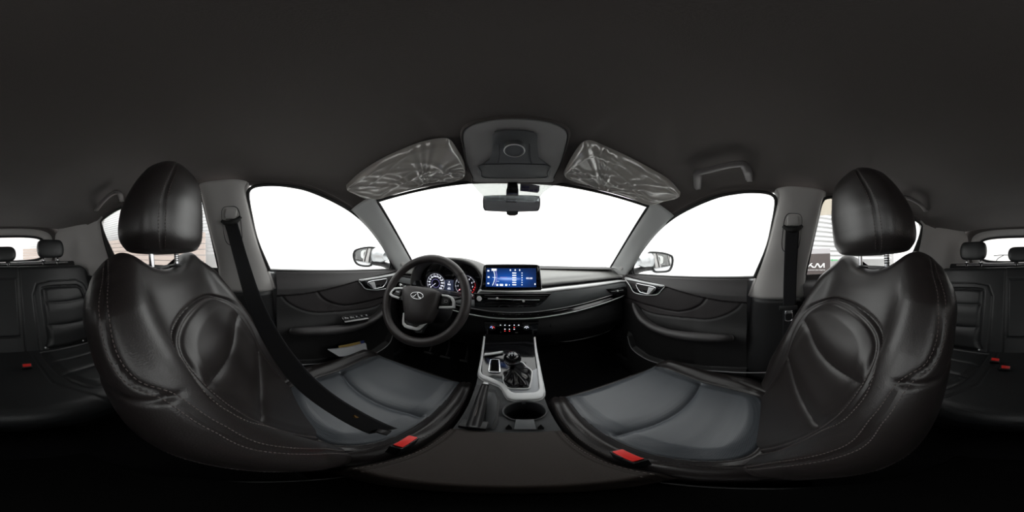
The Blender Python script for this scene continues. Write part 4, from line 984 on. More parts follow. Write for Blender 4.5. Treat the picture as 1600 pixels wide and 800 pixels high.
# chrome-edged socket
sq = cr([kpx(*p, .006) for p in ((764, 577), (766, 564), (768, 562), (778, 562), (780, 564), (781, 579), (779, 582), (766, 581.5), (764, 580))], 60, True)
sk = tube('start_tray', sq, .0022, CHROME, cn, seg=8, closed=True)
slab('tray_well_shade', [kpx(*p, .0042) for p in ((766, 579), (768, 564), (778, 564), (779.5, 579.5))], tuple(kn * .0006), mat('well_black', (.002, .002, .002), .8, spec=.05), cn, bev=0)  # flat black sheet, the dark of the socket put into its colour
# white tag
ctag = thing('paper_tag', 'small rolled white paper tag lying behind the gear knob on the console', 'tag', tuple(kpx(770, 552, .005)))
tube('tag_roll', [kpx(757.5, 553.8, .012), kpx(771, 552, .012), kpx(786, 549.3, .012)], [.006, .0065, .005], PAPER, ctag, n=10, seg=14, flat=.6)
tube('tag_string', [kpx(786, 549.3, .012), kpx(792, 547.5, .012), kpx(797, 549, .014)], .0012, RUBBER, ctag, n=8, seg=6)
# console deck behind the frame: cup holder
ch_c = kpx(820, 642, .0)
def cupel(r, dz): 
    return [ch_c + np.array((r[0] * math.cos(a), r[1] * math.sin(a), dz + .25 * r[1] * math.sin(a))) for a in np.linspace(0, 2 * math.pi, 48, endpoint=False)]
grid_obj('cup_holder', np.stack([cupel((.050, .040), .000), cupel((.049, .039), .0025), cupel((.046, .036), .002), cupel((.044, .034), -.001)], 0), CONSD, cn, cv=True)
slab('cup_insert', [kpx(*p, .001) for p in ((806, 655), (834, 655), (838, 671), (803, 671))], tuple(kn * .003), mat('insert_grey', (.10, .105, .11), .5), cn, bev=.001)
for px in (795, 845): slab('cup_recess_shade', [kpx(*p, .0015) for p in ((px - 5, 668), (px, 663), (px + 5, 668), (px + 5, 671), (px - 5, 671))], tuple(kn * .001), mat('well_black', (.002, .002, .002), .8, spec=.05), cn, bev=0)  # flat black patches with the recess shade painted in
# hand-brake recess + lever
slab('brake_recess', [kpx(*p, .0) for p in ((744, 600), (775, 610), (781, 625), (778, 660), (772, 671), (728, 671), (735, 640))], tuple(kn * .0012), mat('recess_dark', (.02, .02, .021), .5), cn, bev=.0005)
slab('brake_side_panel', [kpx(*p, .002) for p in ((762, 612), (773, 614), (778, 624), (775, 650), (768, 669), (757, 669), (760, 640))], tuple(kn * .003), CONSD, cn, bev=.002)
hb = thing('hand_brake', 'black hand brake lever with silver release button, beside the driver seat', 'hand brake', tuple(kpx(742, 668, .0)))
tube('lever_grip', [kpx(739, 668, .012), kpx(746, 645, .022), kpx(753.5, 618, .040), kpx(758.5, 601, .052)], [.014, .0145, .013, .010], mat('grip_leather', (.022, .021, .022), .38), hb, n=24, seg=20, flat=1.2)
a = kpx(758.5, 601, .052); b = kpx(760, 596, .056); tube('release_button', [a, b], [.0075, .0072], SATIN, hb, seg=18)
box('lever_root', kpx(740, 664, .010), (.050, .030, .016), PLAST, hb, bev=.004)
tube('lever_seam', [kpx(742, 650, .040), kpx(749, 628, .050)], .0008, THREAD, hb, seg=5)
# armrest
AP = [(-.103, .268), (.103, .268)]
xa = np.linspace(-1, 1, 80); ya = np.linspace(0, 1, 60); Xa, Ya = np.meshgrid(xa, ya, indexing='ij')
wdt = .100 + .012 * np.abs(1 - Ya) ** 1.5
ax_ = Xa * wdt; e = np.abs(Xa); zt = -.497 - .030 * sstep(e, .84, 1.0) ** 1.5 - .002 * 0
yy_ = .062 + (.270 - .062) * Ya; fr_ = sstep(Ya, .94, 1.0); bk = sstep(Ya, .08, 0)
zt = zt - .030 * fr_ ** 1.5 - .035 * bk + .004 * (1 - e ** 2)
zt = zt + gro(np.abs(np.abs(ax_) - (wdt - .016)), .004, .003)
grid_obj('armrest_lid', np.stack([ax_, yy_, zt], -1), BROWN, cn, thick=.004)
box('armrest_box', (0, .165, -.62), (.165, .18, .16), PLAST, cn, bev=.008)
rows = []
for sg in (-1, 1):
    for dd_ in (.0105, .0225):
        yv = np.linspace(.075, .262, 50); wv = .100 + .012 * (1 - (yv - .062) / .208) ** 1.5 - dd_
        rows.append((np.stack([sg * wv, yv, np.full(50, -.497 + .004 * .2 + .0006)], 1), np.tile((0, 0, 1.), (50, 1))))
stitch_part('armrest_stitching', rows, cn)
box('console_rear', (0, -.06, -.66), (.20, .26, .20), mat('well_black', (.002, .002, .002), .8, spec=.05), cn, bev=.015)
# front-seat buckles
for px, py, lab in ((634, 690, 'red front seat belt buckle between driver seat and armrest, belt end beside it'), (980, 712, 'red front seat belt buckle between passenger seat and armrest')):
    p = atz(px, py, -.485); t_b = thing('seat_belt_buckle', lab, 'buckle', tuple(p - np.array((0, 0, .10))), None)
    sg = 1 if px > 800 else -1; x, y, z = frame((-.25 * sg, .1, 1), (0, 1, 0))
    yb_ = Vector((.20 * -sg * 0 + .1 * sg, 1, 0)).normalized(); zb = Vector((-.1 * sg, .0, 1)).normalized(); xb = yb_.cross(zb).normalized(); yb_ = zb.cross(xb)
    box('buckle_body', Vector(p) - zb * .045, (.020, .050, .085), PLAST, t_b, bev=.004, axes=(xb, yb_, zb))
    box('release_button', Vector(p) + zb * .000, (.0155, .041, .010), RED, t_b, bev=.0025, axes=(xb, yb_, zb))
    box('latch_slot', Vector(p) + zb * .0 + xb * sg * .0, (.0190, .008, .008), PLAST, t_b, bev=.001, axes=(xb, yb_, zb))
# pedals
for nm, x0, w_ in (('clutch_pedal', -.46, .05), ('brake_pedal', -.35, .06), ('accelerator_pedal', -.235, .045)):
    t_p = thing(nm, {'clutch_pedal': 'dark clutch pedal deep in the driver footwell, furthest left', 'brake_pedal': 'dark brake pedal in the driver footwell, between two others', 'accelerator_pedal': 'dark accelerator pedal beside the console in the driver footwell'}[nm], 'pedal', (x0, .88, -.68))
    box('pedal_pad', (x0, .85, -.67), (w_, .012, .05 if w_ > .046 else .10), RUBBER, t_p, bev=.004, axes=frame((0, -.8, .6), (0, 0, 1)))
    tube('pedal_arm', [(x0, .86, -.665), (x0, .90, -.60), (x0, .90, -.48)], .007, PLAST, t_p, n=10, seg=8)
# ================================================================== DOORS (inner trims)
def door_base(y, z):
    """inner face |x| of the front door trim"""
    x = .672 + .010 * sstep(z, -.25, -.75) + .0 * y
    x = x + .030 * sstep(z, -.16, -.09)                      # leans out to the glass
    return x
BAND = [(.84, -.112), (.74, -.122), (.62, -.130), (.50, -.142), (.40, -.157), (.30, -.172), (.20, -.182), (.10, -.184), (-.05, -.184)]
L1 = [(.80, -.262), (.65, -.270), (.50, -.272), (.42, -.268), (.35, -.245), (.30, -.215), (.27, -.180)]
L2 = [(.72, -.30), (.60, -.315), (.45, -.305), (.35, -.295), (.27, -.285), (.20, -.262), (.14, -.225), (.11, -.19)]
POCK = [(.80, -.50), (.755, -.52), (.72, -.60), (.62, -.632), (.50, -.625), (.40, -.60), (.20, -.56), (.0, -.54)]
def door_x(y, z):
    x = door_base(y, z)
    bz = np.interp(-y, [-a for a, _ in BAND], [b for _, b in BAND])
    x = x + .012 * sstep(z, bz + .003, bz - .006) - .0 * y     # band above overhangs
    for pl, dp in ((L1, .006), (L2, .0045)): x = x - gro(dist_poly(y, z, cr(pl, 50)), dp, .0045)
    l1z = np.interp(-y, [-a for a, _ in L1], [b for _, b in L1]); x = x + .008 * sstep(z, l1z + .002, l1z - .006) * sstep(y, .27, .34)
    pk = dist_poly(y, z, cr(POCK, 60)); pz = np.interp(-y, [-a for a, _ in POCK], [b for _, b in POCK])
    x = x - .035 * sstep(z, pz + .004, pz - .004) * sstep(y, .80, .76)      # pocket lip stands out
    x = x - .020 * np.exp(-((z + .36) / .05) ** 2) * sstep(y, .75, .6)
    return x
for sgn, dn, wn_ in ((-1, 1, 'front'), (1, 2, 'front')):
    d = struct('door_%d' % dn)
    ys = np.linspace(.86, .088, 190); zs_ = np.linspace(-.070, -.84, 210); Y, Z = np.meshgrid(ys, zs_, indexing='ij')
    X = door_x(Y, Z)
    Y2 = Y + (-.035) * sstep(Z, -.10, -.8) * sstep(Y, .3, .0) * 0
    ztop = -.076 - .028 * (Y - .06) / .75
    Zs = ztop + (Z + .070) * (.84 + ztop) / (.77) ; X = door_x(Y, Zs)
    X = X + .020 * sstep(Zs, ztop - .010, ztop)
    P = np.stack([sgn * X, Y, Zs], -1)
    bzm = np.interp(-Y, [-a for a, _ in BAND], [b for _, b in BAND]); l2z = np.interp(-Y, [-a for a, _ in L2], [b for _, b in L2])
    regions([('door_top_band', DOORM), ('door_insert', mat('door_insert_leather', (.034, .030, .031), .48, bump=.2, bscale=500, kind='voronoi'))], P, [Zs > bzm, Zs > l2z], d, 'door_lower_trim', DOORD)
    # handle bezel: satin loop + lever
    hl = [(976.5, 434), (990, 436.5), (1012, 441), (1030, 445), (1038.5, 447), (1034, 453), (1028, 459.5), (1020, 461), (1008, 461), (995, 458.5), (989, 455), (984, 446)]
    def dp(px, py, o=0):
        q = atx(px, py, .665); 
        for _ in range(5): xx0 = float(door_x(q[1], q[2])) - o; q = atx(px, py, xx0)
        return q * np.array((sgn, 1, 1))
    slab('handle_recess', [dp(*p, .002) for p in hl], (-sgn * .001, 0, 0), PIANO, d, bev=0)
    A_ = cr([dp(*p, .003) for p in hl], 90, True); tube('handle_bezel', A_, .0026, SATIN, d, seg=8, closed=True)
    t0 = even([dp(977, 434, .004), dp(1010, 440.3, .004), dp(1038, 446.6, .004)], 20); t1 = even([dp(979, 437, .004), dp(1010, 443.4, .004), dp(1035, 449, .004)], 20)
    grid_obj('bezel_blade', np.stack([t0, (t0 + t1) / 2 + (-sgn * .002, 0, 0), t1], 1), SATIN, d, thick=.002)
    lv = [dp(*p, .012) for p in ((994, 444), (1004, 445), (1024, 450), (1015, 459), (1004, 457.5), (999, 455))]
    lo = tube('door_handle', cr(lv, 60, True), .0034, CHROME, d, seg=8, closed=True)
    pa = slab('pull_blade', [dp(*p, .010) for p in ((1014, 448.5), (1023, 450.5), (1015, 458.5), (1011, 458))], (-sgn * .004, 0, 0), SATIN, None, bev=.001); pa.data.transform(Matrix.Translation(-ORG[d])); pa.parent = lo
    # armrest
    ar = [(989, 474, .010), (992, 483, .035), (1000, 497, .050), (1015, 509, .055), (1040, 519, .055), (1070, 524.5, .055), (1100, 527, .050), (1130, 528, .040), (1144, 528, .020)]
    cen = []
    for px, py, o in ar: cen.append(atx(px, py, .675 - o) * np.array((sgn, 1, 1)))
    tube('door_armrest', cr(cen, 60), [.008, .013, .017, .019, .022, .024, .026, .026, .024, .016], DOORM, d, seg=20, flat=.8)
    fill = cr(cen, 40); strip('armrest_shelf', fill, fill * np.array((0, 1, 1)) + np.array((sgn * .69, 0, -.012)), DOORM, d, n=40, k=4, curve=False)
    # chrome-ish edge on the door pocket
    pk3 = [np.array((sgn * (float(door_x(a, b - .008)) - .004), a, b)) for a, b in cr(POCK[1:], 60)]
    tube('pocket_edge', pk3, .0030, mat('pocket_trim', (.30, .30, .31), .3), d, seg=8)
    # sail panel (mirror corner)
    sp_ = [sidept(.745, -.035, .70), sidept(.782, -.085, .70), sidept(.835, -.118, .69), sidept(.80, -.075, .692), sidept(.745, -.02, .692), sidept(.70, .02, .694)]
    sl = [sidept(.66, .055, .698), sidept(.72, .0, .698), sidept(.765, -.05, .698), sidept(.772, -.10, .698)]; sl2 = [sidept(.67, .06, .690), sidept(.745, -.005, .690), sidept(.80, -.055, .690), sidept(.85, -.11, .690)]
    strip('mirror_corner_panel', S(sl, sgn), S(sl2, sgn), PLAST, d, n=20, k=4)
    strip('door_sill_seal', S([(.728, .79, -.100), (.726, .4, -.088), (.7225, .05, -.074)], sgn), S([(.712, .79, -.106), (.710, .4, -.094), (.706, .05, -.080)], sgn), RUBBER, d, k=3)
    # hinge-side closing panel to the dash, dark sill
    box('sill_trim', (sgn * .70, .35, -.80), (.05, 1.1, .10), PLAST, d, bev=.01)
    # rear door behind the b pillar
    rd = struct('door_%d' % (dn + 2))
    ys = np.linspace(-.15, -.92, 80); zz_ = np.linspace(0, 1, 80); Y, T_ = np.meshgrid(ys, zz_, indexing='ij')
    zt_ = -.070 + .012 * (-Y - .15) / .75; Z = zt_ - T_ * .76; X = .675 + .03 * sstep(Z, -.16, -.08) + .02 * sstep(Z, -.115, -.10) + .012 * sstep(Z, -.17, -.18) - gro(np.abs(Z + .28), .005, .004)
    grid_obj('rear_door_trim', np.stack([sgn * X, Y, Z], -1), DOORM, rd)
    tube('rear_door_armrest', S([(.655, -.25, -.30), (.64, -.35, -.31), (.64, -.6, -.31), (.66, -.75, -.30)], sgn), [.012, .022, .022, .012], DOORM, rd, n=30, seg=14)
    tube('door_handle', S([(.668, -.26, -.145), (.664, -.31, -.15), (.668, -.36, -.15)], sgn), .004, CHROME, rd, n=20, seg=8)
    strip('quarter_pane_bar', S([sidept(-.893, .235, .698), sidept(-.875, .12, .698), sidept(-.80, -.07, .698)], sgn), S([sidept(-.93, .235, .698), sidept(-.93, .12, .698), sidept(-.915, -.07, .698)], sgn), RUBBER, rd, n=10, k=3)
# window switches on the driver's armrest
wsw = thing('window_switch_panel', 'row of window switches set into the driver door armrest', 'switches', tuple(atx(553, 500, -.63)))
p0 = atx(535, 499.5, -.625); p1 = atx(575, 494, -.625); dv = Vector(p1 - p0); L_ = dv.length; dx_ = dv.normalized(); up_ = Vector((.45, 0, .9)); up_ = (up_ - dx_ * up_.dot(dx_)).normalized(); yy_s = up_.cross(dx_)
box('switch_base', Vector(p0 + p1) / 2, (L_, .045, .010), PIANO, wsw, bev=.003, axes=(dx_, yy_s, up_))
for k, f in enumerate((.08, .28, .50, .70, .90)):
    c = Vector(p0) + dv * f + up_ * .007
    box('window_switch', c, (.016, .020, .007), PLAST, wsw, bev=.002, axes=(dx_, yy_s, up_), taper=(.8, .8))
    box('switch_edge', c + up_ * .0036 , (.008, .002, .0006), SATIN, wsw, bev=0, axes=(dx_, yy_s, up_))
# booklets in the driver's door pocket
bk = thing('booklet', 'white booklet standing in the driver door pocket', 'booklet', tuple(atx(548, 556, -.60)))
slab('pages', [atx(*p, -.625) for p in ((513, 547), (541, 544), (572, 537), (574, 549), (560, 556), (530, 557))], (-.012, 0, 0), PAPER, bk, bev=.001)
bk2 = thing('card_folder', 'yellow-brown card with blue end behind the white booklet, driver door pocket', 'card', tuple(atx(548, 545, -.64)))
slab('card_sheet', [atx(*p, -.645) for p in ((529, 541), (564, 533.5), (566, 541), (532, 548))], (-.004, 0, 0), CARD, bk2, bev=.0005)
slab('blue_end', [atx(*p, -.644) for p in ((563, 533.5), (569, 532), (570, 540), (565, 541))], (-.005, 0, 0), BLUEP, bk2, bev=.0005)
tube('pen_tip', [atx(514, 547, -.64), atx(521, 546, -.64)], .003, PLAST, bk2, seg=8)

# ================================================================== OVERHEAD
oc = thing('overhead_console', 'grey overhead console with round silver-edged dial above the interior mirror', 'overhead console', tuple(atroof(805, 240)))
def opx(px, py, o=0): return atroof(px, py, o)
outer = [(722, 207), (728, 197), (745, 189), (775, 183.5), (805, 182), (835, 183.5), (865, 189), (882, 197), (888.5, 207), (886, 222), (878, 250), (866, 275), (861, 283), (805, 283.5), (744, 282.5), (738, 275), (728, 250), (723, 222)]
cen = opx(805, 240, .012); loop = [opx(*p) for p in outer]; lp = cr(loop, 120, True)
def ringoff(lp, cen, s, o): r = cen + (lp - cen) * s; return np.stack([r[:, 0], r[:, 1], np.array([roof(a, b) for a, b in r[:, :2]]) - o], 1)
c2 = np.array((cen[0], cen[1], 0)); 
rows = [ringoff(lp, cen, 1.03, -.002), ringoff(lp, cen, 1.015, .008), ringoff(lp, cen, 1.0, .010), ringoff(lp, cen, .985, .004)]
grid_obj('console_surround', np.stack(rows, 0), HEADL, oc, cv=True)
rows = [ringoff(lp, cen, .985, .004)] + [ringoff(lp, cen, s_, .008 + .006 * (1 - s_)) for s_ in (.975, .96, .8, .6, .4, .2, .0)]
grid_obj('console_panel', np.stack(rows, 0), CONSG, oc, cv=True)
inner = [(769, 209), (773, 205), (787, 202.8), (803, 202.5), (820, 203), (834, 205.5), (839, 210), (839.5, 225), (841, 245), (850, 252), (861, 260), (860, 268), (857, 278.5), (752, 278.5), (747, 268), (746, 259), (757, 254), (766, 247), (769, 235)]
ir = [atroof(px, py, .0125) for px, py in inner]
slab('dark_module', ir, (0, .0, -.005), OHD, oc, bev=.002)
tr = cr([atroof(*p, .0185) for p in ((749, 258.5), (780, 256.5), (805, 256), (830, 256.8), (858, 259), (855, 270), (851, 277.5), (805, 278.5), (757, 277.5), (752, 268))], 80, True)
tube('lid_groove', tr, .0011, PLAST, oc, seg=6, closed=True)
for px in (780, 828):
    tube('module_crease', [atroof(px, 225, .0183), atroof(px, 245, .0183), atroof(px + (2 if px > 800 else -2), 255, .0183)], .0009, PLAST, oc, n=14, seg=5)
kc_ = atroof(804, 228, .017)
lathe('sunroof_dial', [(.0260, .0), (.0260, .022), (.0248, .024), (.0235, .0235), (.022, .022), (0, .0215)], kc_, (0, -.18, -1), OHD, oc, seg=48)
lathe('dial_ring', [(.0262, .0205), (.0266, .0225), (.0252, .0248), (.0242, .0240)], kc_, (0, -.18, -1), SATIN, oc, seg=48)
# map lamp lenses
# ---- sun visors in plastic film
def visor(sg, top_, bot_, label):
    t = thing('sun_visor', label, 'sun visor', tuple(atroof(*top_[3], .02)))
    n, k = 110, 50
    A_ = cr([atroof(*p, .004) for p in top_], n); B_ = cr([atroof(*p, .004) for p in bot_], n)
    def body(off, grow=0, wr=0):
        v = np.linspace(0 - grow, 1 + grow, k); u = np.linspace(-grow * .5, 1 + grow * .5, n)
        P = A_[:, None] * (1 - v)[None, :, None] + B_[:, None] * v[None, :, None]
        uu, vv = np.meshgrid(np.linspace(0, 1, n), np.linspace(0, 1, k), indexing='ij')
        edge = np.minimum(np.minimum(uu, 1 - uu) * 5, np.minimum(vv, 1 - vv) * 1.6); h = np.clip(edge / .12, 0, 1) ** .5
        dz = off * h
        if wr:
            ph = 0
            for i in range(26):
                a = rng.uniform(-.6, .6); f = rng.uniform(14, 46); c0, c1 = rng.uniform(0, 1, 2); w_ = rng.uniform(.06, .3)
                line = np.abs((vv - c1) * .45 - (uu - c0) * math.sin(a) * 1.0)
                ph = ph + rng.uniform(.3, 1) * np.exp(-(line / rng.uniform(.008, .02)) ** 2) * np.exp(-((uu - c0) / w_) ** 2)
            # pleats fanning from the clip at the lower edge
            fu = .70; ang = np.arctan2(1.02 - vv, (fu - uu) * 2.2); rr = np.hypot((uu - fu) * 2.2, 1.02 - vv)
            ph = ph + (np.sin(ang * 34 + 3 * np.sin(ang * 9)) * .5 + .5) * np.exp(-rr / .8) * sstep(rr, 0, .15) * 1.1
            dz = dz + wr * ph
        P = P.copy(); P[..., 2] -= dz; return P
    up_ = body(-.001); lo_ = body(.017)
    grid_obj('visor_panel', lo_, CONSG, t); grid_obj('visor_back', up_, CONSG, t)
    grid_obj('plastic_wrap', body(.0205, 0, .0075), FILM, t)
    hm = [A_[i] + (0, 0, -.012) for i in range(0, n, 4)]
    c = atroof(*bot_[-2], .012); box('visor_clip', c, (.030, .014, .010), CONSG, t, bev=.003)
    return t
Lt = [(541, 289), (560, 271), (590, 251), (625, 234), (660, 221), (690, 215.5), (703, 218), (713, 231), (724, 250), (727, 262)]
Lb = [(541, 290), (550, 296), (568, 303.5), (592, 306.5), (605, 302), (640, 289), (665, 281), (686, 278), (703, 277.5), (727, 270)]
visor(-1, Lt, Lb, 'driver side sun visor wrapped in wrinkled clear plastic')
Rt = [(1063, 300), (1046, 281), (1015, 262), (985, 246), (950, 230), (925, 219.5), (912, 221), (902, 231), (889, 252), (882, 266)]
Rb = [(1063, 301), (1052, 306), (1035, 311.5), (1018, 317), (1000, 311), (968, 298), (940, 288), (920, 283), (900, 278), (881, 269)]
vr = visor(1, Rt, Rb, 'passenger side sun visor wrapped in wrinkled clear plastic with a yellow label showing through')
lb = slab('warning_label', [atroof(*p, .0222) for p in ((975, 264), (1000, 270), (1012, 282), (985, 278))], (0, 0, -.0008), mat('label_yellow', (.50, .36, .05), .6), None, bev=0); lb.data.transform(Matrix.Translation(-ORG[vr])); lb.parent = [c for c in vr.children if c.name.startswith('visor_panel')][0]
# ---- grab handles
def grab(pts, r, label, o=.030):
    t = thing('grab_handle', label, 'grab handle', tuple(atroof(*pts[2], .0)), 'roof grab handles')
    q = []
    for i, p in enumerate(pts): q.append(atroof(*p, .004 if i in (0, len(pts) - 1) else o))
    q = np.array(q); g = cr(q, 60)
    tube('handle_bar', g, r, mat('grab_grey', (.115, .105, .105), .55), t, seg=14, flat=.62)
    for i in (0, -1): box('mount', q[i] + (0, 0, .0), (.022, .022, .012), CONSG, t, bev=.003)
grab([(1090, 293), (1090, 276), (1092, 270), (1110, 265), (1135, 259), (1158, 256), (1164, 260), (1168, 268), (1171, 280)],   .0155, 'roof grab handle above the passenger front window')
grab([(1446, 329), (1440, 321), (1430, 314), (1418, 309), (1412, 309), (1409, 317)], .0135, 'roof grab handle beside the passenger seat headrest, above the right rear window', .034)
grab([(151, 328), (158, 318), (170, 306), (180, 301), (187, 303), (190, 313)], .0135, 'roof grab handle beside the driver seat headrest, above the left rear window', .034)
# ---- interior mirror
im = thing('rear_view_mirror', 'oval interior mirror on a black stem hanging below the overhead console', 'mirror', (0, .72, .30))
mo = [(755, 309), (760, 306), (798, 305), (838, 306), (843.5, 309), (844, 320), (842, 328), (836, 330), (798, 331), (762, 329.5), (756, 327), (754.5, 320)]
mN = np.array((0.05, -.985, -.10)); mN /= np.linalg.norm(mN)
def mpx(px, py, o=0): return atpl(px, py, np.array((0, .71, .245)) + mN * o, mN)
lpm = cr([mpx(*p) for p in mo], 90, True); cm_ = lpm.mean(0)
rows = [cm_ + (lpm - cm_) * s_ + mN * o for s_, o in ((0, -.030), (.4, -.030), (.8, -.024), (.97, -.010), (1.0, -.003), (1.0, .002), (.985, .004), (.95, .003))]
grid_obj('mirror_housing', np.stack(rows, 0), PLAST, im, cv=True)
rows = [cm_ + (lpm - cm_) * s_ + mN * .0035 for s_ in (.955, .5, .001)]
grid_obj('mirror_face', np.stack(rows, 0), MIRRORI, im, cv=True)
slab('dimming_lever', [mpx(*p, -.004) for p in ((791, 330), (810, 330), (809, 335), (805, 337), (796, 337), (792, 335))], tuple(mN * .008), PLAST, im, bev=.002)
sh_ = [wspx(*p, .012) for p in ((793, 284), (809, 284), (808.5, 296), (811, 305), (790.5, 305), (793, 296))]
slab('mirror_stem', sh_, (0, -.018, -.012), PIANO, im, bev=.004)
# ---- sticker beside the mirror foot
stk = thing('windscreen_tag', 'small grey-violet toll tag on the windscreen, right of the mirror stem', 'sticker', tuple(wspx(827, 293)))
slab('tag_plate', [wspx(*p, .006) for p in ((813, 287), (830, 287.5), (843, 290), (842.5, 298), (840, 301), (812.5, 298))], (0, -.003, -.003), mat('tag_grey', (.16, .155, .18), .5), stk, bev=.001)
for a, b, c, e2 in ((815, 291, 827, 294), (815, 295.5, 826, 298), (828, 296.5, 833, 299), (835, 296, 840, 299)):
    slab('printed_block', [wspx(*p, .0105) for p in ((a, b), (c, b), (c, e2), (a, e2))], (0, -.0004, -.0004), mat('tag_violet', (.055, .045, .12), .5), stk, bev=0)

# ================================================================== SEAT BELTS
def ribbon(name, cen, wid, nrm, m, parent, n=90, th=.0014, tw=None):
    """wid: half-width vectors along the way"""
    C = cr(cen, n); Wd = cr(wid, n); T = np.gradient(C, axis=0)
    v = np.linspace(-1, 1, 9); P = C[:, None] + Wd[:, None] * v[None, :, None]
    o = grid_obj(name, P, m, parent, thick=th); return o
bl = thing('seat_belt', 'black seat belt stretched from left pillar across the driver seat', 'seat belt', (-.66, -.09, .1))
cen = [(-.612, -.094, .112), (-.612, -.084, .075), (-.560, -.050, -.03), (-.455, .005, -.17), (-.335, .085, -.315), (-.245, .150, -.420), (-.175, .185, -.490)]
wid = [(.003, .024, .006), (.004, .024, .006), (.010, .024, .006), (.014, .024, .010), (.016, .024, .012), (.016, .024, .011), (.012, .020, .010)]
ribbon('webbing', cen, wid, None, WEB, bl)
def anchor(t, sg, lean):
    c = np.array((sg * .620, -.094, .118)); x, y, z = frame((-sg, 0, -.25), (0, .25 if sg > 0 else -.25 * 0 - .0, 1))
    g = []
    for a in np.linspace(-1, 1, 24): g.append(c + np.array((-sg * .008, a * .037, .016 * abs(a) ** 2.2 + lean * a * .014 - .004)))
    tube('guide_loop', g, [.007, .012, .0145, .012, .007], RUBBER, t, seg=14, flat=.9)
    box('anchor_cover', c + (-sg * .005, 0, .031), (.042, .040, .022), PILLAR, t, bev=.004, axes=(Vector((0, 1, 0)), Vector((-sg * .25, lean * .2, 1)).normalized(), Vector((-sg, 0, 0))))
anchor(bl, -1, .5)
# folded lap end with the tongue by the red buckle
tube('tongue_cover', [(-.185, .18, -.483), (-.165, .187, -.492)], [.012, .010], PLAST, bl, seg=12, flat=.4)
tube('belt_stop_button', [(-.226, .164, -.437), (-.224, .166, -.434)], .006, mat('amber_plastic', (.20, .11, .03), .5), bl, seg=12)
br = thing('seat_belt', 'black retracted seat belt hanging straight down the right pillar, steel tongue showing', 'seat belt', (.66, -.09, .1))
cen = [(.610, -.092, .112), (.612, -.090, .07), (.636, -.088, -.04), (.648, -.086, -.16), (.652, -.084, -.25), (.655, -.084, -.40), (.662, -.084, -.70)]
wid = [(0, .026, 0)] * 7
ribbon('webbing', cen, wid, None, WEB, br); anchor(br, 1, -.1)
tp = atx(1232, 481, .642)
box('tongue_cover', tp, (.012, .074, .020), PLAST, br, bev=.005)
tg_ = [tp + np.array((-.006, a, b)) for a, b in ((-.012, -.012), (.012, -.012), (.012, -.020), (.014, -.022), (.013, -.052), (-.013, -.052), (-.014, -.022), (-.012, -.020))]
tube('steel_tongue', cr(tg_, 60, True), .0032, STEEL, br, seg=8, closed=True)
slab('tongue_plate', [tp + np.array((-.005, a, b)) for a, b in ((-.012, -.010), (.012, -.010), (.012, -.024), (-.012, -.024))], (-.002, 0, 0), STEEL, br, bev=.0005)
# rear centre belt slit parts: small dark anchor boxes on the bench shoulders
# lower anchor brackets beside the seats
for sg, lab in ((1, 'grey plastic seat belt anchor bracket on the floor side of the passenger seat'),):
    ab = thing('anchor_bracket', lab, 'bracket', tuple(atx(1176, 606, .60)))
    box('bracket_body', atx(1176, 606, .615), (.02, .10, .018), mat('bracket_grey', (.09, .09, .095), .5), ab, bev=.004)

# ================================================================== OUTSIDE: door mirrors
for sg, gp_, hpx, lab in ((-1, [(553.5, 392), (560, 388.5), (572, 386), (583, 386), (586.5, 388), (586, 398), (582.5, 410), (578.5, 416), (568, 416.5), (559, 414), (554, 409), (551.5, 400)], None, 'silver door mirror outside the driver window'),
                        (1, [(1013.5, 395), (1020, 393.5), (1035, 394.5), (1046, 397.5), (1051, 401), (1052, 409), (1049.5, 419), (1044, 424.5), (1030, 426), (1022, 425), (1019, 418), (1015, 405)], None, 'silver door mirror outside the passenger window')):
    N_ = np.array((-sg * .55, -.83, .02)); N_ /= np.linalg.norm(N_); p0 = np.array((sg * .96, .77, -.02))
    t = thing('door_mirror', lab, 'mirror', (sg * .80, .86, -.12))
    g = cr([atpl(*p, p0, N_) for p in gp_], 90, True); c = g.mean(0)
    rows = [c + (g - c) * s_ + N_ * o for s_, o in ((1.03, -.014), (1.04, .002), (.99, .008), (.88, .006), (.84, -.002))]
    grid_obj('mirror_rim', np.stack(rows, 0), PLAST, t, cv=True)
    rows = [c + (g - c) * s_ + N_ * -.001 for s_ in (.85, .5, .001)]; grid_obj('mirror_face', np.stack(rows, 0), MIRROR, t, cv=True)
    back_c = c - N_ * .11 + np.array((-sg * .05, .0, .0))
    rows = []
    for s_ in np.linspace(0, 1, 14):
        sc2 = 1.02 * math.sqrt(max(0, 1 - s_ ** 2.4)); rows.append(c * (1 - s_) + back_c * s_ + (g - c) * sc2 + N_ * -.010)
    grid_obj('mirror_shell', np.stack(rows, 0), SILVERP, t, cv=True)
    arm = [c + np.array((-sg * .05, .06, -.045)), c + np.array((-sg * .12, .08, -.055)), np.array((sg * .735, .83, -.10))]
    tube('mirror_arm', cr(arm, 20), [.030, .026, .030], PLAST, t, seg=16, flat=.8)
    inn = [c + np.array((-sg * .07, .045, .012)), c + np.array((-sg * .115, .055, .008)), np.array((sg * .775, .80, -.02))]
    tube('inner_shell', cr(inn, 20), [.052, .048, .030], SILVERP, t, seg=22)
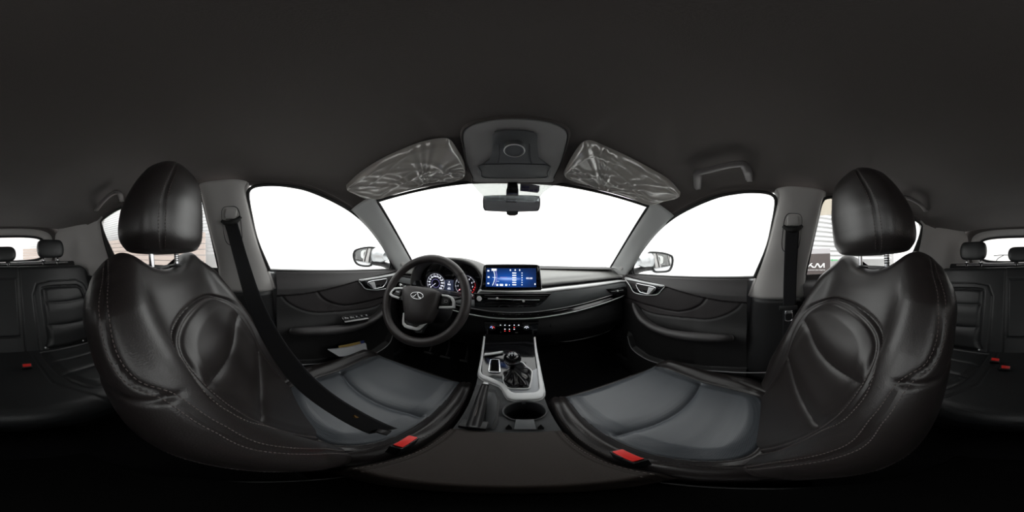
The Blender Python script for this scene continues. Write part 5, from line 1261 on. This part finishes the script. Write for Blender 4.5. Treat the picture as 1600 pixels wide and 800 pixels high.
# ================================================================== OUTSIDE: showroom
fs = grid_obj('trim_5', [[(x, y, -1.22) for y in (-14, -6, 0, 6, 14)] for x in (-14, -6, 0, 6, 14)], mat('showroom_floor', (.75, .75, .74), .3), thick=0); fs['kind'] = 'structure'; fs.name = 'floor_1'
WOOD = mat('pale_wood', (.50, .42, .38), .6, bump=.2, bscale=8); GAPSHADE = mat('slat_gap_shade', (.56, .56, .56), .8); SLAT = mat('blind_slat', (.80, .81, .83), .5)  # side walls greyed: shade between the blind slats put into their colour
def blind(name, A, B, z0, z1, n, label, m=SLAT, gap=.62):
    A = np.array(A, float); B = np.array(B, float); t = thing(name, label, 'window blind', tuple((*((A + B) / 2), z0)), 'window blinds of the showroom')
    h = (z1 - z0) / n; dd_ = (B - A) / np.linalg.norm(B - A); nn = np.array((-dd_[1], dd_[0])); me0 = None
    for k in range(n):
        z = z0 + (k + .5) * h
        if me0 is None:
            o = mesh_obj('slat', [(*(A - nn * .01), z - h * gap / 2), (*(B - nn * .01), z - h * gap / 2), (*(B + nn * .012), z + h * gap / 2), (*(A + nn * .012), z + h * gap / 2), (*A, z), (*B, z)], [[0, 1, 5, 4], [4, 5, 2, 3]], m, t); me0 = o
        else:
            o = me0.copy(); col.objects.link(o); o.location = (0, 0, k * h)
    return t
blind('window_blind', (-3.3, -.75), (-3.6, -5.2), -.05, 1.9, 26, 'white horizontal blind seen through the left rear side window')
blind('window_blind', (-2.4, -5.2), (-.95, -6.6), .02, 1.6, 18, 'white horizontal blind seen through the tailgate glass')
blind('window_blind', (3.0, -.75), (3.6, -3.4), -.02, 1.9, 20, 'white horizontal blind behind the dark sign, right rear side window')
wl = struct('wall_left'); box('wall_panel', (-3.75, -3.0, 1.2), (.1, 5.2, 4.8), GAPSHADE, wl, bev=0)
wr = struct('wall_right'); box('wall_panel', (3.85, -2.2, 1.2), (.1, 3.0, 4.8), GAPSHADE, wr, bev=0)
wk = struct('wall_back'); box('wall_panel', (-.2, -7.2, 1.2), (7.0, .1, 4.8), mat('bright_wall_paint', (.85, .85, .84), .8), wk, bev=0)
# low slatted wooden counters below the blinds
def counter(name, A, B, z0, z1, n, label, cat='counter'):
    A = np.array(A, float); B = np.array(B, float); t = thing(name, label, cat, tuple((*((A + B) / 2), z0)))
    h = (z1 - z0) / n; me0 = None; dd_ = (B - A) / np.linalg.norm(B - A); nn = np.array((-dd_[1], dd_[0])) * .03
    for k in range(n):
        z = z0 + k * h
        if me0 is None:
            v = [(*(p + s_ * nn), zz) for zz in (z, z + h * .88) for p, s_ in ((A, -1), (B, -1), (B, 1), (A, 1))]
            o = mesh_obj('plank', v, [[0, 1, 5, 4], [1, 2, 6, 5], [2, 3, 7, 6], [3, 0, 4, 7], [4, 5, 6, 7], [3, 2, 1, 0]], WOOD, t, smooth=False); me0 = o
        else: o = me0.copy(); col.objects.link(o); o.location = (0, 0, k * h)
counter('plank_counter', (-3.1, -1.0), (-3.3, -5.0), -1.2, .42, 14, 'pale plank partition below the left blind, outside the rear side window')
counter('plank_counter', (-2.2, -5.0), (-.9, -6.2), -1.2, .26, 14, 'pale plank partition below the blind, outside the tailgate glass')
# dark advertising board with the white logo
def spt(px, py, r): d = ray(px, py); return d * (r / math.hypot(d[0], d[1]))
sg_ = thing('advertising_board', 'dark brown-grey board with white lettering outside the right rear window', 'sign', (2.6, -1.0, -.3))
q00 = spt(1252, 427, 3.0); q10 = spt(1297, 425, 3.0); q01 = spt(1252, 397, 3.0); q11 = spt(1297, 396, 3.0)
slab('board_face', [q00 + (0, 0, -.9), q10 + (0, 0, -.9), q11, q01], (.02, -.01, 0), mat('board_brown', (.085, .068, .066), .5), sg_, bev=0)
slab('board_header', [q01, q11, spt(1297, 388, 3.0), spt(1252, 389, 3.0)], (.02, -.01, 0), mat('board_header_grey', (.50, .48, .50), .5), sg_, bev=0)
ex = Vector(q10 - q00); ex.z = 0; ex.normalize(); ez = Vector((0, 0, 1)); en = ex.cross(ez)
lc = spt(1274.5, 415, 2.975)
def lg(a, b): return Vector(lc) + ex * a + ez * b
LW = mat('logo_white', (.9, .9, .9), .5)
for nm, pts in (('logo_stroke', [(-.165, -.04), (-.165, .045), (-.142, .045), (-.142, -.04)]), ('logo_stroke', [(-.142, -.012), (-.085, .045), (-.055, .045), (-.142, -.038)]), ('logo_stroke', [(-.105, .003), (-.055, -.04), (-.012, -.04), (-.088, .020)]),
                ('logo_stroke', [(-.030, -.04), (.020, .045), (.046, .045), (-.005, -.04)]), ('logo_stroke', [(.020, .045), (.048, .045), (.088, -.018), (.073, -.04), (.066, -.04)]), ('logo_stroke', [(.073, -.04), (.100, -.04), (.165, .045), (.138, .045)]), ('logo_stroke', [(.138, .045), (.165, .045), (.165, -.04), (.142, -.04)])):
    slab(nm, [lg(*p) for p in pts], tuple(-en * .002), LW, sg_, bev=0)
text('slogan', 'Movement that inspires', lg(0, -.078), (ex, ez, en if en.x < 0 else -en), .036, LW, sg_)
# beige roller door above the board, green direction light, visitor
bx = [o for o in bpy.data.objects if o.name == 'window_blind.002'][0]
slab('pelmet', [spt(1262, 338, 2.75), spt(1300, 335, 2.75), spt(1300, 250, 2.75), spt(1262, 250, 2.75)], (.02, 0, 0), mat('beige_panel', (.50, .45, .37), .6), bx, bev=0)
ga = thing('green_arrow', 'small green arrow mark beside the dark board', 'arrow', tuple(spt(1300, 408, 3.0)))
gq = [spt(*p, 3.05) for p in ((1297.5, 406.5), (1301, 404.5), (1301, 405.7), (1309, 405.7), (1309, 407.3), (1301, 407.3), (1301, 408.5))]
slab('arrow_face', gq, (.004, 0, 0), mat('green_sign', (.15, .6, .25), .5), ga, bev=0)
# visitor seen far behind: head and shoulders in light clothing
hc = spt(1380, 406, 8.0)
vis = thing('person', 'person with dark hair and light shirt, seen from behind beyond the right rear window', 'person', tuple(hc + (0, 0, -1.0)))
zf = -1.22
bmh = bmesh.new()
SK = [((0, 0, .07), .085), ((0, 0, -.02), .075), ((0, 0, -.11), .055), ((0, 0, -.20), .11), ((0, 0, -.42), .15), ((0, 0, -.62), .13), ((0, 0, -.74), .14)]
verts = [bmh.verts.new(p) for p, _ in SK]; rad = [r for _, r in SK]; edges = [(i, i + 1) for i in range(len(SK) - 1)]
def addv(p, r, par): verts.append(bmh.verts.new(p)); rad.append(r); edges.append((par, len(verts) - 1)); return len(verts) - 1
sd = np.array((math.cos(.6), math.sin(.6), 0))
for s_ in (-1, 1):
    a = addv(tuple(sd * .17 * s_ + (0, 0, -.22)), .055, 3); b_ = addv(tuple(sd * .22 * s_ + (0, 0, -.48)), .045, a); c_ = addv(tuple(sd * .20 * s_ + (.06, .06, -.70)), .035, b_)
    l0 = addv(tuple(sd * .09 * s_ + (0, 0, -.85)), .085, 6); l1 = addv(tuple(sd * .10 * s_ + (0, 0, -1.2)), .06, l0); l2 = addv(tuple(sd * .10 * s_ + (0, 0, zf - hc[2] + .05)), .045, l1)
for i, j in edges: bmh.edges.new((verts[i], verts[j]))
meh = bpy.data.meshes.new('body'); bmh.to_mesh(meh); bmh.free(); bo = bpy.data.objects.new('body', meh); col.objects.link(bo)
meh.materials.append(mat('pale_shirt', (.45, .47, .52), .8))
sk_ = bo.modifiers.new('skin', 'SKIN'); 
for i, r in enumerate(rad): meh.skin_vertices[0].data[i].radius = (r, r)
meh.skin_vertices[0].data[6].use_root = True
ss = bo.modifiers.new('sub', 'SUBSURF'); ss.levels = 2; ss.render_levels = 2
bo.parent = vis; bo.location = Vector(hc) - vis.location
a = np.linspace(0, 2 * math.pi, 24, endpoint=False); h = np.linspace(0, math.pi, 14)
Hh = [[(hc[0] + .098 * math.sin(t) * math.cos(b_), hc[1] + .10 * math.sin(t) * math.sin(b_), hc[2] + .045 + .105 * math.cos(t)) for t in h] for b_ in a]
grid_obj('hair', Hh, mat('brown_hair', (.10, .075, .06), .8), vis, cu=True)
